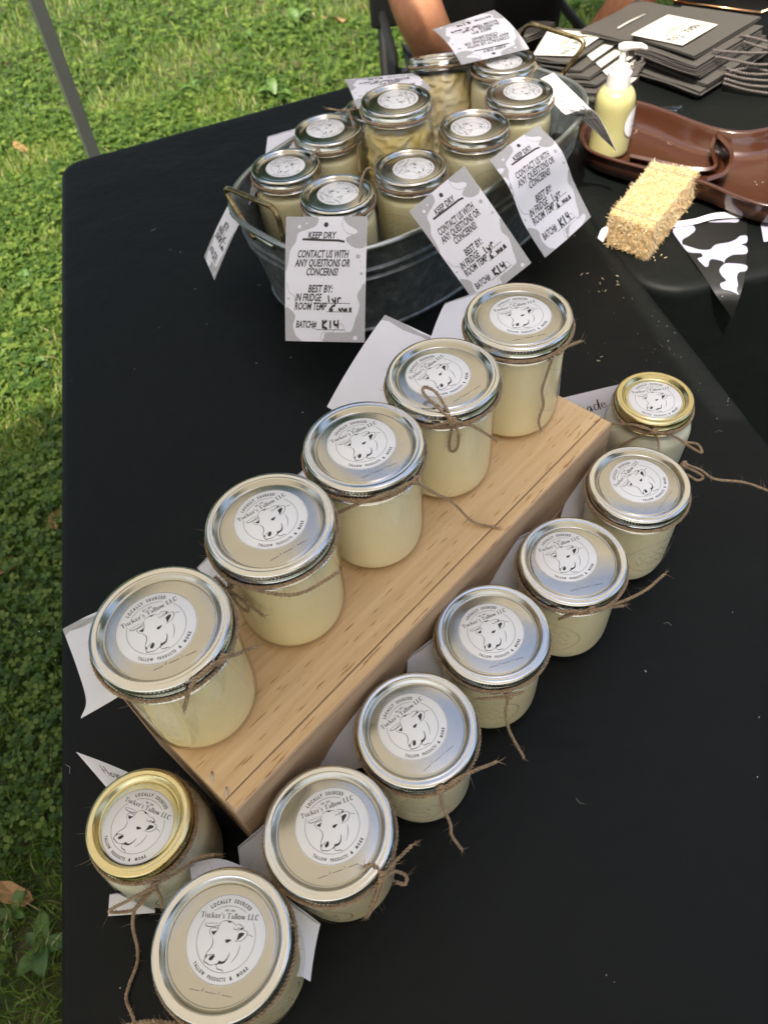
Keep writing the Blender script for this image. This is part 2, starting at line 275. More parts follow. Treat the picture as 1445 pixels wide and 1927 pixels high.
# high-contrast serif alphabet for the sticker name (thick stems, hair-line joins)
K,H_=.17,.06
def arc(cx,cy,rx,ry,a0,a1,n=9): return [(cx+rx*math.cos(math.radians(a0+(a1-a0)*i/n)),cy+ry*math.sin(math.radians(a0+(a1-a0)*i/n))) for i in range(n+1)]
SER={'T':(.86,[([(.02,.97),(.84,.97)],H_),([(.43,1),(.43,0)],K),([(.26,.025),(.60,.025)],.05),([(.04,.98),(.03,.76)],.05),([(.82,.98),(.83,.76)],.05)]),
'u':(.74,[([(.15,.64),(.15,.18)],K),([(.15,.2),(.22,.05),(.36,.03),(.52,.16)],H_),([(.56,.64),(.56,0)],K),([(.02,.62),(.15,.62)],.04),([(.44,.62),(.56,.62)],.04),([(.56,.02),(.68,.02)],.04)]),
'c':(.58,[(arc(.32,.32,.20,.29,100,260),K*.95),(arc(.32,.32,.20,.31,60,110,4),H_),(arc(.32,.30,.2,.28,250,320,4),H_),([(.46,.52),(.42,.48)],.13)]),
'k':(.74,[([(.15,1),(.15,0)],K),([(.0,.97),(.15,.97)],.04),([(.03,.02),(.3,.02)],.04),([(.2,.28),(.58,.62)],H_),([(.34,.38),(.62,.02)],K*.9),([(.46,.63),(.68,.63)],.04),([(.5,.02),(.76,.02)],.04)]),
'e':(.62,[(arc(.32,.32,.20,.29,95,265),K*.95),(arc(.32,.32,.21,.31,0,100,6),H_),([(.16,.34),(.53,.34)],.045),(arc(.32,.3,.21,.28,255,325,4),H_)]),
'r':(.52,[([(.15,.64),(.15,0)],K),([(.02,.62),(.15,.62)],.04),([(.03,.02),(.3,.02)],.04),([(.2,.45),(.3,.6),(.42,.6)],H_),([(.42,.6),(.45,.52)],.14)]),
"'":(.26,[([(.13,1.0),(.10,.74)],.11)]),
's':(.52,[([(.44,.54),(.34,.62),(.18,.6),(.12,.5),(.2,.4),(.34,.3),(.42,.2),(.36,.07),(.2,.03),(.08,.12)],.10)]),
'a':(.62,[([(.10,.5),(.2,.62),(.36,.6),(.4,.48)],H_),([(.42,.52),(.42,.06)],K),([(.40,.4),(.2,.34),(.1,.2),(.16,.05),(.3,.04),(.4,.14)],.085),([(.42,.03),(.58,.05)],.05)]),
'l':(.34,[([(.16,1),(.16,0)],K),([(.02,.97),(.16,.97)],.04),([(.03,.02),(.31,.02)],.04)]),
'o':(.66,[(arc(.33,.32,.22,.29,110,250),K*.9),(arc(.33,.32,.22,.29,-70,70),K*.9),(arc(.33,.32,.22,.31,60,120,4),H_),(arc(.33,.32,.22,.31,240,300,4),H_)]),
'w':(.98,[([(.12,.64),(.30,0)],K),([(.30,.02),(.48,.6)],H_),([(.46,.64),(.66,0)],K),([(.66,.02),(.86,.62)],H_),([(.0,.62),(.26,.62)],.04),([(.74,.62),(.97,.62)],.04)]),
'L':(.72,[([(.2,1),(.2,0)],K),([(.04,.975),(.38,.975)],.05),([(.04,.025),(.66,.025)],.06),([(.64,.02),(.68,.26)],.05)]),
'C':(.82,[(arc(.44,.5,.31,.46,100,260),K),(arc(.44,.5,.31,.48,40,110,6),H_),(arc(.44,.5,.31,.48,250,325,6),H_),([(.7,.98),(.69,.7)],.05)]),' ':(.34,[])}
def serif(fl,t,x0,x1,y,h):
    tot=sum(SER[c][0] for c in t); k=(x1-x0)/tot; x=x0
    for c in t:
        wd,st=SER[c]
        for pts,w_ in st: fl.line([(x+a*k,y+b*h) for a,b in pts],w_*(k+h)/2*1.05)
        x+=wd*k
HW={'1':[[(.3,1),(.3,0)]],'y':[[(.1,.6),(.2,.15),(.5,.15)],[(.6,.65),(.5,.1),(.4,-.35),(.1,-.3)]],'r':[[(.15,.6),(.2,0)],[(.2,.4),(.4,.6),(.65,.5)]],'6':[[(.5,1),(.2,.5),(.15,.15),(.4,0),(.6,.25),(.3,.45)]],
'm':[[(.05,0),(.1,.6),(.35,.1),(.55,.6),(.7,0)]],'o':[[(.3,.55),(.1,.3),(.25,0),(.5,.2),(.45,.5),(.3,.55)]],'s':[[(.5,.6),(.15,.5),(.45,.2),(.1,0)]],'K':[[(.15,1),(.15,0)],[(.65,.95),(.18,.45),(.65,0)]],'4':[[(.15,1),(.15,.5),(.6,.5)],[(.55,1),(.55,0)]],
' ':[],'a':[[(.5,.5),(.2,.55),(.1,.2),(.3,0),(.5,.35),(.5,.5),(.55,0)]],'d':[[(.5,.5),(.2,.55),(.1,.2),(.3,0),(.5,.3),(.55,1.1),(.55,0)]],'e':[[(.1,.3),(.5,.35),(.4,.6),(.15,.5),(.1,.15),(.35,0),(.65,.2)]],'n':[[(.1,.6),(.12,0),(.25,.5),(.45,.6),(.5,.1),(.7,.05)]],'c':[[(.55,.55),(.2,.55),(.1,.2),(.3,0),(.6,.1)]],'H':[[(.15,1),(.1,0)],[(.6,1),(.55,0)],[(.1,.5),(.6,.5)]],'i':[[(.2,.6),(.2,0)]],'T':[[(.0,.95),(.7,1.05)],[(.4,1),(.25,0)]],'h':[[(.25,1.1),(.1,0)],[(.12,.3),(.4,.6),(.4,.1),(.6,.05)]],'k':[[(.3,1.1),(.12,0)],[(.5,.6),(.18,.3),(.5,0),(.65,.05)]],'Y':[[(.05,1),(.35,.5)],[(.75,1.05),(.35,.5),(.1,-.3)]],'u':[[(.1,.6),(.15,.05),(.45,.2),(.5,.6)],[(.5,.5),(.52,.05),(.7,.05)]]}
def hand(fl,t,x0,x1,y,h,w_):
    k=(x1-x0)/(len(t)*.72); x=x0; rj=lambda q:q+random.uniform(-.07,.07)
    for c in t:
        for st in HW[c]: fl.line([(x+a*k,y+b*h) for a,b in sm2([(rj(p),rj(q)) for p,q in st],4)],w_*random.uniform(.85,1.2))
        x+=.72*k

# ---------------------------------------------------------------- ground and surroundings
GZ=-75.0
soil=mat('lawn_soil',(.06,.075,.03),.95); t=noise(soil,5,5,.6); ramp(soil,t.outputs['Fac'],[(.30,(.030,.055,.014,1)),(.50,(.055,.085,.022,1)),(.62,(.11,.105,.045,1)),(.75,(.20,.145,.08,1))]); t=noise(soil,120,5,.7); bump(soil,t.outputs['Fac'],.8,.012)
mb=MB(); N=40; R_=20000.0
g=[-R_,-3000]+[ -700+i*45 for i in range(33)]+[3000,R_]
vs=[(x,y,GZ+(0 if abs(x)>900 or y>900 or y<-900 else 1.2*math.sin(x*.031)*math.cos(y*.027))) for y in g for x in g]; n=len(g)
mb.add(vs,[(j*n+i,j*n+i+1,(j+1)*n+i+1,(j+1)*n+i) for j in range(n-1) for i in range(n-1)])
tag(obj('ground',mb.mesh('ground',soil)),kind='structure')
def gh(x,y): return GZ+1.2*np.sin(x*.031)*np.cos(y*.027)
def leafmat(name,stops):
    m=mat(name,stops[0][1],.5,**{'Specular_IOR_Level':.35}); n,l,b=nodes(m); a=n.new('ShaderNodeAttribute'); a.attribute_name='tone'; r=ramp(m,a.outputs['Fac'],stops)
    tr=n.new('ShaderNodeBsdfTranslucent'); hs=n.new('ShaderNodeMix'); hs.data_type='RGBA'; hs.blend_type='MULTIPLY'; hs.inputs[0].default_value=1; hs.inputs[7].default_value=(1.0,1.25,.5,1); l.new(r.outputs[0],hs.inputs[6]); l.new(hs.outputs[2],tr.inputs[0])
    mx=n.new('ShaderNodeMixShader'); mx.inputs[0].default_value=.38; l.new(b.outputs[0],mx.inputs[1]); l.new(tr.outputs[0],mx.inputs[2]); l.new(mx.outputs[0],n['Material Output'].inputs[0]); return m
M['grass']=leafmat('grass_blades',[(0,(.055,.12,.015,1)),(.38,(.125,.22,.028,1)),(.68,(.21,.28,.05,1)),(.88,(.38,.34,.13,1)),(1,(.55,.46,.26,1))])
M['clover']=leafmat('clover_leaves',[(0,(.04,.09,.018,1)),(.55,(.10,.18,.028,1)),(1,(.20,.27,.05,1))])
def stuff_mesh(name,V,F,tone,m):
    me=bpy.data.meshes.new(name); nv=len(V); nf=len(F); k=F.shape[1]
    me.vertices.add(nv); me.vertices.foreach_set('co',(V*S).astype(np.float32).ravel()); me.loops.add(nf*k); me.loops.foreach_set('vertex_index',F.astype(np.int32).ravel())
    me.polygons.add(nf); me.polygons.foreach_set('loop_start',np.arange(nf,dtype=np.int32)*k); me.polygons.foreach_set('loop_total',np.full(nf,k,dtype=np.int32))
    me.update(); me.validate(); a=me.attributes.new('tone','FLOAT','POINT'); a.data.foreach_set('value',tone.astype(np.float32)); me.materials.append(m); return me
def patch(x,y):   # slow 2-D variation: >0 lush clover, <0 dry grass
    return np.sin(x*.043+1.3)*np.cos(y*.037-.4)+.6*np.sin(x*.11-y*.07)+.5*np.cos(x*.05+y*.13+2)
def scatter(n,near=True):
    if near: x=rng.uniform(-175,-40,n); y=rng.uniform(0,330,n)
    else:
        y=rng.uniform(120,620,n); x=rng.uniform(-1,1,n)*(y*.62)+(-20)
    return x,y
def blades(n,near,hmin,hmax,wd):
    x,y=scatter(n,near); z=gh(x,y); a=rng.uniform(0,2*np.pi,n); h=rng.uniform(hmin,hmax,n); ln=rng.uniform(.2,1.3,n)*h; b=a+rng.uniform(-.6,.6,n)
    base=np.stack([x,y,z],1); dx=np.stack([np.cos(a+1.57),np.sin(a+1.57),0*a],1)*wd/2; mid=base+np.stack([np.cos(b)*ln*.35,np.sin(b)*ln*.35,h*.65],1); tip=base+np.stack([np.cos(b)*ln,np.sin(b)*ln,h*.9],1)
    V=np.stack([base-dx,base+dx,mid+dx*.7,mid-dx*.7,tip],1).reshape(-1,3); i=np.arange(n)*5
    F=np.concatenate([np.stack([i,i+1,i+2],1),np.stack([i,i+2,i+3],1),np.stack([i+3,i+2,i+4],1)])
    p=patch(x,y); tone=np.clip(rng.beta(2,3,n)*.8+np.where(p<-.6,.22,0)+(rng.random(n)<.05)*.4,0,1)
    return V,F,np.repeat(tone,5)
for near,cnt,w_,nm in ((True,62000,.30,'lawn_grass'),(False,90000,.6,'far_lawn_grass')):
    V,F,T_=blades(cnt,near,1.5,5.0,w_); tag(obj(nm,stuff_mesh(nm,V,F,T_,M['grass'])),'short green lawn grass with dry straw-coloured patches beside the table' if near else 'sunlit lawn grass stretching away beyond the far table edge','grass',kind='stuff')
def clover(n,near,sz):
    x,y=scatter(n*3,near); k=patch(x,y)>-.40+rng.normal(0,.4,n*3); x,y=x[k][:n],y[k][:n]; n=len(x); z=gh(x,y)+rng.uniform(1.2,4.2,n); a0=rng.uniform(0,6.28,n); V=[];F=[];T_=[]; tone=rng.uniform(0,1,n)
    i0=0
    for j in range(3):
        a=a0+j*2.094; s=sz*rng.uniform(.6,1.2,n); c=np.stack([x,y,z],1); d=np.stack([np.cos(a),np.sin(a),rng.uniform(-.25,.35,n)],1); e=np.stack([-np.sin(a),np.cos(a),rng.normal(0,.25,n)],1)
        s_=s[:,None]; pts=np.stack([c,c+d*s_*.55+e*s_*.5,c+d*s_*1.05+e*s_*.28,c+d*s_*1.05-e*s_*.28,c+d*s_*.55-e*s_*.5],1).reshape(-1,3); i=np.arange(n)*5+i0
        V.append(pts); F.append(np.stack([i,i+1,i+2],1)); F.append(np.stack([i,i+2,i+3],1)); F.append(np.stack([i,i+3,i+4],1)); T_.append(np.repeat(np.clip(tone+rng.normal(0,.08,n),0,1),5)); i0+=n*5
    return np.concatenate(V),np.concatenate(F),np.concatenate(T_)
for near,cnt,sz,nm in ((True,17000,1.05,'clover_cover'),(False,21000,1.55,'far_clover_cover')):
    V,F,T_=clover(cnt,near,sz); tag(obj(nm,stuff_mesh(nm,V,F,T_,M['clover'])),'dense clover ground cover on the lawn left of the table' if near else 'clover and broad weeds in the far lawn','ground cover',kind='stuff')
# broad-leaved weeds
def weed(x,y,sz,label,seed):
    R=random.Random(seed); mb=MB()
    for i in range(R.randint(6,9)):
        a=R.uniform(0,6.28); l=sz*.62*R.uniform(.6,1.1); wd=l*.26; el=R.uniform(.15,.6); d=Vector((math.cos(a),math.sin(a),0)); e=Vector((-d.y,d.x,0)); pr=[]
        for j in range(7):
            t_=j/6; q=d*l*t_+Vector((0,0,l*el*math.sin(t_*2.2)+.8)); ww=wd*math.sin(math.pi*min(1,t_*.92+.06))**.8
            pr+=[q-e*ww+Vector((0,0,.12*l)),q,q+e*ww+Vector((0,0,.12*l))]
        mb.add(pr,[(3*j+k,3*j+k+1,3*j+k+4,3*j+k+3) for j in range(6) for k in (0,1)])
    me=mb.mesh('weed',M['weed']); tag(obj('broadleaf_weed',me,None,(x,y,float(gh(x,y)))),label,'weed','broad-leaved weeds in the lawn')
M['weed']=mat('plantain_leaf',(.07,.13,.035),.5); t=noise(M['weed'],40,3); ramp(M['weed'],t.outputs['Fac'],[(.3,(.05,.11,.02,1)),(.7,(.10,.18,.035,1))])
for i,(p,s,l) in enumerate([((-88.21,383.60,-75.00),7,'broadleaf weed clump in the sunlit lawn nearest the grey tent leg'),((-13.83,392.25,-75.00),11,'wide pale weed in the far lawn left of the elbow'),((-35.45,377.60,-75.00),9,'weed in the middle of the far lawn'),((-23.82,320.19,-75.00),12,'bright weed just beyond the far table edge'),((-56.44,333.17,-75.00),9,'weed clump a little beyond the table edge, left of the middle'),((-62.73,27.12,-75.00),8,'big dull green plantain leaves in the deep shade at bottom left'),((-100.61,212.15,-75.00),8,'bright weed left of the table corner'),((-92.75,171.42,-75.00),8,'weed in the bright sun band beside the table'),((-68.60,32.42,-75.00),6,'low weed at the shaded lower left edge')]):
    weed(p[0],p[1],s,l,40+i)
M['deadleaf']=mat('dry_leaf',(.34,.20,.09),.8); M['deadleaf'].node_tree.nodes['Principled BSDF'].inputs['Specular IOR Level'].default_value=.2
for i,(p,s,l) in enumerate([((-120.76,300.07,-73.00),5,'brown fallen leaf on the grass at the left edge'),((3.74,388.81,-73.00),7,'pale yellow fallen leaf in the far grass'),((-68.74,35.29,-73.00),4,'rusty dry leaf in the shaded grass at lower left'),((-85.19,102.99,-73.00),5,'brown leaf half hidden in clover at the left edge'),((-74.95,115.69,-73.00),4,'tan dry leaf against the table side')]):
    mb=MB(); R=random.Random(i); pts=[]
    for j in range(10):
        a=j*.628; r=s*(.55+.45*abs(math.cos(a)))*R.uniform(.7,1.1); pts.append((r*math.cos(a),r*.6*math.sin(a),R.uniform(0,1.4)))
    mb.add([(0,0,.4)]+pts,[(0,j+1,(j+1)%10+1) for j in range(10)])
    tag(obj('fallen_leaf',mb.mesh('fallen_leaf',M['deadleaf'],False),None,p,(R.uniform(-.3,.3),R.uniform(-.3,.3),R.uniform(0,6))),l,'leaf','dry leaves fallen on the lawn')
# trees round the place (they are what the lids mirror)
M['bark']=mat('tree_bark',(.10,.075,.05),.9); M['crown']=leafmat('tree_leaves',[(0,(.025,.060,.012,1)),(.5,(.050,.100,.020,1)),(1,(.10,.15,.03,1))])
def tree(x,y,h,r,label,seed):
    R=np.random.default_rng(seed); root=empty('tree',(x,y,GZ),label,'tree','trees round the lawn'); mb=MB(); top=Vector((R.normal(0,20),R.normal(0,20),h*.8))
    mb.tube(smooth([(0,0,-10),(R.normal(0,8),R.normal(0,8),h*.3),tuple(top*.75),tuple(top)],5),list(np.linspace(r*.09,r*.02,16)),8)
    for i in range(6):
        a=i*1.05; z0=h*(.35+.07*i); mb.tube(smooth([(0,0,z0),(math.cos(a)*r*.4,math.sin(a)*r*.4,z0+h*.1),(math.cos(a)*r*.8,math.sin(a)*r*.8,z0+h*.16)],4),list(np.linspace(r*.035,r*.008,9)),6)
    obj('trunk',mb.mesh('trunk',M['bark']),root)
    n=16000; cl=60; cc=R.normal(0,1,(cl,3)); cc/=np.linalg.norm(cc,axis=1)[:,None]; cc=cc*R.uniform(.45,1,(cl,1))*np.array([r,r,h*.34])+np.array([0,0,h*.66]); k=R.integers(0,cl,n)
    c=cc[k]+R.normal(0,1,(n,3))*r*.17; d=R.normal(0,1,(n,3)); d/=np.linalg.norm(d,axis=1)[:,None]; e=np.cross(d,R.normal(0,1,(n,3))); e/=np.linalg.norm(e,axis=1)[:,None]; s=R.uniform(9,20,(n,1))*r/260
    V=np.stack([c-d*s,c+e*s*.5,c+d*s,c-e*s*.5],1).reshape(-1,3); i=np.arange(n)*4; F=np.stack([i,i+1,i+2,i+3],1)
    obj('crown',stuff_mesh('crown',V,F,np.repeat(np.clip(R.normal(.5,.2,cl)[k]+R.normal(0,.15,n),0,1),4),M['crown']),root)
for i,(x,y,h,r) in enumerate([(-520,900,800,300),(-80,1150,900,340),(330,1080,850,330),(720,860,820,300),(-900,420,850,320),(1050,380,800,300),(-760,-260,820,300),(600,-620,850,320)]):
    tree(x,y,h,r,['tree beyond the far lawn, left of the view','tree straight beyond the far lawn','tree behind the seated person','tree behind the second table to the right','tree on the lawn far left','tree far to the right of the tables','tree behind the viewer to the left','tree behind the viewer to the right'][i],100+i)

# ---------------------------------------------------------------- tents: one leg in view, roofs unseen and shaped for the light
def cloth_sheet(poly,z0,fn,th=.25,step=None):
    from mathutils.geometry import tessellate_polygon
    bm=bmesh.new(); vs=[bm.verts.new((x,y,0)) for x,y in poly]; bm.faces.new(vs)
    bmesh.ops.triangulate(bm,faces=bm.faces[:]); bmesh.ops.subdivide_edges(bm,edges=bm.edges[:],cuts=5,use_grid_fill=True)
    bm.verts.ensure_lookup_table(); V=[(v.co.x,v.co.y,z0+fn(v.co.x,v.co.y)) for v in bm.verts]; F=[tuple(v.index for v in f.verts) for f in bm.faces]; bm.free(); mb=MB(); mb.add(V,F); return mb
tn=empty('canopy_tent',(-55.4,175,GZ),'slim grey square tent leg rising from the lawn behind the far left table corner','tent')
A=[(-450,48),(-330,60),(-250,36),(-190,63),(-150,42),(-128,58),(-104,44),(-80,52),(-76,178),(-44,178),(-2,84),(9,-4),(170,-10),(170,-400),(-450,-400)]  # unseen roof, its outline cut to drop shade on the table and lawn
obj('unseen_roof',cloth_sheet([(x+55.4,y-175) for x,y in A],205,lambda x,y:2.0*math.sin(x*.05)+1.5*math.cos(y*.06)).mesh('unseen_roof',M['canvas']),tn)
mb=MB(); mb.box((0,0,101),(2.5,2.5,206)); mb.box((0,0,.3),(7,7,.6)); lo=mb.mesh('leg',M['leg'],False); lg=obj('leg',lo,tn); lg.rotation_euler[2]=.5
for (x,y) in ((-448,-398),(168,-398),(168,-12),(-448,46)):
    lg=obj('leg',lo,tn,(x+55.4,y-175,0))
tb=empty('canopy_tent',(160,195,GZ),'unseen tent added over the seated person so the lids mirror beige fabric','tent')  # added out of view, gives the jar lids something beige to reflect
B=[(-152,-90),(150,-90),(150,90),(-152,90)]
mb=MB(); mb.add([(x,y,205) for x,y in B]+[(0,0,272)],[(0,1,4),(1,2,4),(2,3,4),(3,0,4)]); mb.add([(x,y,z) for z in (205,192) for x,y in B],[(0,4,5,1),(1,5,6,2),(2,6,7,3),(3,7,4,0)])
obj('unseen_roof',mb.mesh('unseen_roof',M['canvas'],False),tb)
mb=MB(); mb.box((0,0,102),(3,3,206)); lo=mb.mesh('leg',M['leg'],False)
for x,y in ((148,-88),(148,88),(-119,88)): obj('leg',lo,tb,(x,y,0))

# ---------------------------------------------------------------- tables under fitted black cloths
def rounded(poly,rads,n=8):
    out=[]; N=len(poly)
    for i,(p,r) in enumerate(zip(poly,rads)):
        P=Vector(p); a=(Vector(poly[i-1])-P).normalized(); b=(Vector(poly[(i+1)%N])-P).normalized(); ang=a.angle(b); d=r/math.tan(ang/2); c=P+(a+b).normalized()*(r/math.sin(ang/2)); p0=P+a*d; p1=P+b*d
        a0=math.atan2(p0.y-c.y,p0.x-c.x); a1=math.atan2(p1.y-c.y,p1.x-c.x)
        while a1-a0>math.pi: a1-=2*math.pi
        while a1-a0<-math.pi: a1+=2*math.pi
        for k in range(n+1): t_=a0+(a1-a0)*k/n; out.append((c.x+r*math.cos(t_),c.y+r*math.sin(t_)))
    return out
def dense(out,step=4):
    o=[]; N=len(out)
    for i in range(N):
        a=Vector(out[i]); b=Vector(out[(i+1)%N]); k=max(1,int((b-a).length/step)); o+=[tuple(a.lerp(b,j/k)) for j in range(k)]
    return o
def table(poly,rads,label,name='table'):
    P=dense(rounded(poly,rads)); N=len(P); cx=sum(p[0] for p in P)/N; cy=sum(p[1] for p in P)/N
    nrm=[]
    for i in range(N):
        a=P[i-1]; b=P[(i+1)%N]; d=Vector((b[0]-a[0],b[1]-a[1])).normalized(); nrm.append(Vector((d.y,-d.x)))
    if (Vector(P[0])-Vector((cx,cy))).dot(nrm[0])<0: nrm=[-q for q in nrm]
    rings=[(-3.4,0),(-1.6,0),(-.9,-.06),(-.35,-.3),(-.05,-.75),(0,-1.4),(-.05,-5),(.0,-14),(.4,-35),(.8,-70)]
    V=[];F=[]
    for k,(o,z) in enumerate(rings):
        for i in range(N):
            wv=math.sin(i*.55)*.35*min(1,max(0,(-z-5)/40)); V.append((P[i][0]+nrm[i].x*(o+wv),P[i][1]+nrm[i].y*(o+wv),z))
    for k in range(len(rings)-1): F+=[(k*N+i,k*N+(i+1)%N,(k+1)*N+(i+1)%N,(k+1)*N+i) for i in range(N)]
    base=len(V); sc_=(.86,.66,.45,.22)
    for s_ in sc_:
        for i in range(N): V.append((cx+(V[i][0]-cx)*s_,cy+(V[i][1]-cy)*s_,0))
    prev=0
    for q in range(len(sc_)):
        st=base+q*N; F+=[(prev+i,prev+(i+1)%N,st+(i+1)%N,st+i)[::-1] for i in range(N)]; prev=st
    V.append((cx,cy,0)); F+=[(len(V)-1,prev+i,prev+(i+1)%N) for i in range(N)]
    root=empty(name,(0,0,0),label,'table'); mb=MB(); mb.add(V,F); c=obj('fitted_cloth',mb.mesh('fitted_cloth',M['cloth'],True,50),root)
    return root,P
t1,P1=table([(-15.5,-60),(58,-48),(24.9,157.3),(-47.9,132.2)],[6,6,5,4.5],'long folding table in the foreground under a fitted black cloth, holding all the jars')
e1=Vector((.992,.124)); e2=Vector((-.124,.992)); c0=Vector((36.2,79.0))
t2,P2=table([tuple(c0),tuple(c0+e1*183),tuple(c0+e1*183+e2*76),tuple(c0+e2*76)],[7,7,6,6],'second table on the right under a black cloth, holding bags, straw bale and brown tray')
for root,cx,cy in ((t1,6,45),(t2,118,128)):
    mb=MB()
    for sx,sy in ((-1,-1),(1,-1),(1,1),(-1,1)):
        x=cx+sx*(24 if root is t1 else 70); y=cy+sy*(75 if root is t1 else 22); obj('table_leg',MB().box((x,y,-38),(2.5,2.5,72)).mesh('table_leg',M['leg'],False),root)
# lint, straw crumbs
mb=MB(); R=random.Random(5)
for i in range(70):
    x=R.uniform(-40,50); y=R.uniform(5,120); s=R.uniform(.03,.07); a=R.uniform(0,3); mb.box((x,y,.06),(s*R.uniform(1,3),s,.04),Matrix.Rotation(a,3,'Z'))
for i in range(60):
    x=R.gauss(36,4); y=R.gauss(66,9); s=R.uniform(.02,.04)
    if x<38.5-.15*(y-70): mb.box((x,y,.06),(s*2,s,.04),Matrix.Rotation(R.uniform(0,3),3,'Z'))
for i in range(16):
    x=R.uniform(-34,44); y=R.uniform(8,110); a=R.uniform(0,6.28); l_=R.uniform(.5,1.4); thinline(mb,[(x,y,.05),(x+l_*.5*math.cos(a),y+l_*.5*math.sin(a),.12),(x+l_*math.cos(a+.5),y+l_*math.sin(a+.5),.05)],.013)
tag(obj('lint',mb.mesh('lint',M['lint'],False)),'tiny pale specks of lint and dust on the black cloth','lint',kind='stuff')
mb=MB()
for p in [(31.47,83.35,0.00),(31.23,81.66,0.00),(33.75,83.49,0.00),(33.77,82.33,0.00),(39.61,87.77,0.00),(39.87,86.98,0.00),(40.75,87.05,0.00),(38.72,86.96,0.00),(29.83,85.19,-0.00),(27.43,68.75,0.00)]:
    for k in range(2): mb.box((p[0]+R.uniform(-.5,.5),p[1]+R.uniform(-.7,.7),.1),(R.uniform(.2,.5),.07,.05),Matrix.Rotation(R.uniform(0,3),3,'Z'))
cr=obj('straw_crumbs',MB().add(mb.v,mb.f).mesh('straw_crumbs',mat('straw_crumb',(.6,.5,.32),.8),False)); tag(cr,'small straw crumbs scattered on the black cloth near the bale','straw',kind='stuff')

# ---------------------------------------------------------------- wooden riser
rz=math.atan2(.678,.735); W_,Ln,Ht=14.0,45.1,11.9
rs=empty('wooden_riser',(-11.87,16.63,0),'low pine box riser with five tall jars standing along its top','riser',None,(0,0,rz))
def bevelbox(d,b=.12):
    bm=bmesh.new(); bmesh.ops.create_cube(bm,size=1); bmesh.ops.scale(bm,vec=d,verts=bm.verts[:]); bmesh.ops.bevel(bm,geom=bm.edges[:],offset=b,segments=2,affect='EDGES',profile=.6)
    bm.verts.ensure_lookup_table(); mb=MB(); mb.add([tuple(v.co) for v in bm.verts],[tuple(v.index for v in f.verts) for f in bm.faces]); bm.free(); return mb
T_=1.15
obj('top_board',bevelbox((Ln,W_-2*T_-.06,1.2),.06).mesh('top_board',M['wood'],False),rs,(Ln/2,W_/2,Ht-.6))
for y in (T_/2,W_-T_/2):
    for z,h in ((Ht-.02-2.75,5.5),(3.0,5.9)):
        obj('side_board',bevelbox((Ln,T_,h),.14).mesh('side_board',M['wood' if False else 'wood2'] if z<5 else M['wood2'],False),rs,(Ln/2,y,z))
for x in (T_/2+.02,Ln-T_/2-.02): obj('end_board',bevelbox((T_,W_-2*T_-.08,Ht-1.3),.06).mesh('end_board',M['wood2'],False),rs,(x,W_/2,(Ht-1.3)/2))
obj('side_strip',MB().box((Ln/2,T_/2,Ht+.015),(Ln-.25,T_-.28,.03)).mesh('side_strip',M['wood'],False),rs)
obj('side_strip',MB().box((Ln/2,W_-T_/2,Ht+.015),(Ln-.25,T_-.28,.03)).mesh('side_strip',M['wood'],False),rs)
ir=Matrix.Rotation(-rz,3,'Z')
for p in ((-13.53,19.20,11.90),(-12.51,18.05,11.90)):
    q=ir@Vector((p[0]+11.87,p[1]-16.63,0)); mb=MB(); mb.tube([(-.04,-.28,-.2),(-.04,-.28,.07),(.04,.28,.07),(.04,.28,-.2)],.065,5); obj('staple',mb.mesh('staple',M['steel']),rs,(q.x,q.y,Ht+.02),(0,0,-.55))

# ---------------------------------------------------------------- jars
def knurl(R,z0,z1,n=110,d=.045):
    return lambda r,z,a:(r-(d*(1 if math.cos(a*n)>0 else 0)) if z1<=z<=z0 and r>R-.12 else r)
def band_mesh(R,mt):
    mb=MB(); pr=[(R-.64,-.34),(R-.62,-.06),(R-.56,.0),(R-.44,-.035),(R-.36,-.0),(R-.16,.0),(R-.05,-.06),(R,-.17),(R,-.19),(R,-.62),(R-.01,-.64),(R-.13,-.72),(R-.09,-.86),(R-.05,-.92),(R-.13,-1.04),(R-.06,-1.18),(R-.12,-1.32),(R-.1,-1.42),(R+.07,-1.52),(R+.10,-1.58),(R+.05,-1.64),(R-.12,-1.62)]
    mb.lathe(pr,220,lambda r,z,a:(r-.05 if (-.63<z<-.18 and r>R-.01 and int(a/(2*math.pi)*220+.5)%2) else r),caps=False); return mb.mesh('band',mt,True,40)
def lid_mesh(R,mt):
    f_=R-.99; mb=MB(); mb.lathe([(0,-.30),(f_*.5,-.30),(f_-.04,-.30),(f_,-.31),(f_+.05,-.37),(f_+.12,-.38),(f_+.2,-.3),(R-.68,-.10),(R-.63,-.05),(R-.6,-.06)],128,caps=False)
    return mb.mesh('lid',mt,True,60)
def prof_scale(pr,g): return [(max(0,r-g),z) for r,z in pr]
def wide(h): return [(4.0,-1.3),(4.06,-1.75),(4.12,-2.1),(4.12,-4.5),(4.06,-h+2.2),(3.98,-h+1.1),(3.82,-h+.5),(3.45,-h+.12),(3.0,-h+.0),(0.01,-h+.02)]
def widef(h): return [(4.0,-1.3),(4.1,-1.75),(4.2,-2.3),(4.22,-4.5),(4.18,-h+2.2),(4.1,-h+1.2),(3.9,-h+.5),(3.5,-h+.12),(3.0,-h+.0),(0.01,-h+.02)]
def shouldered(h): return [(3.3,-1.3),(3.36,-1.75),(3.6,-2.2),(4.0,-2.7),(4.22,-3.3),(4.25,-4.5),(4.15,-h+2.2),(4.05,-h+1.2),(3.85,-h+.5),(3.4,-h+.12),(3.0,-h+.0),(0.01,-h+.02)]
def widesh(h): return [(4.0,-1.3),(4.05,-1.8),(4.2,-2.3),(4.46,-3.1),(4.54,-4.5),(4.46,-h+2.5),(4.2,-h+1.2),(3.9,-h+.5),(3.4,-h+.12),(3.0,-h+.0),(0.01,-h+.02)]
def smprof(pr): return [(p.x,p.y) for p in smooth([(r,z,0) for r,z in pr],3)]
KIND={}
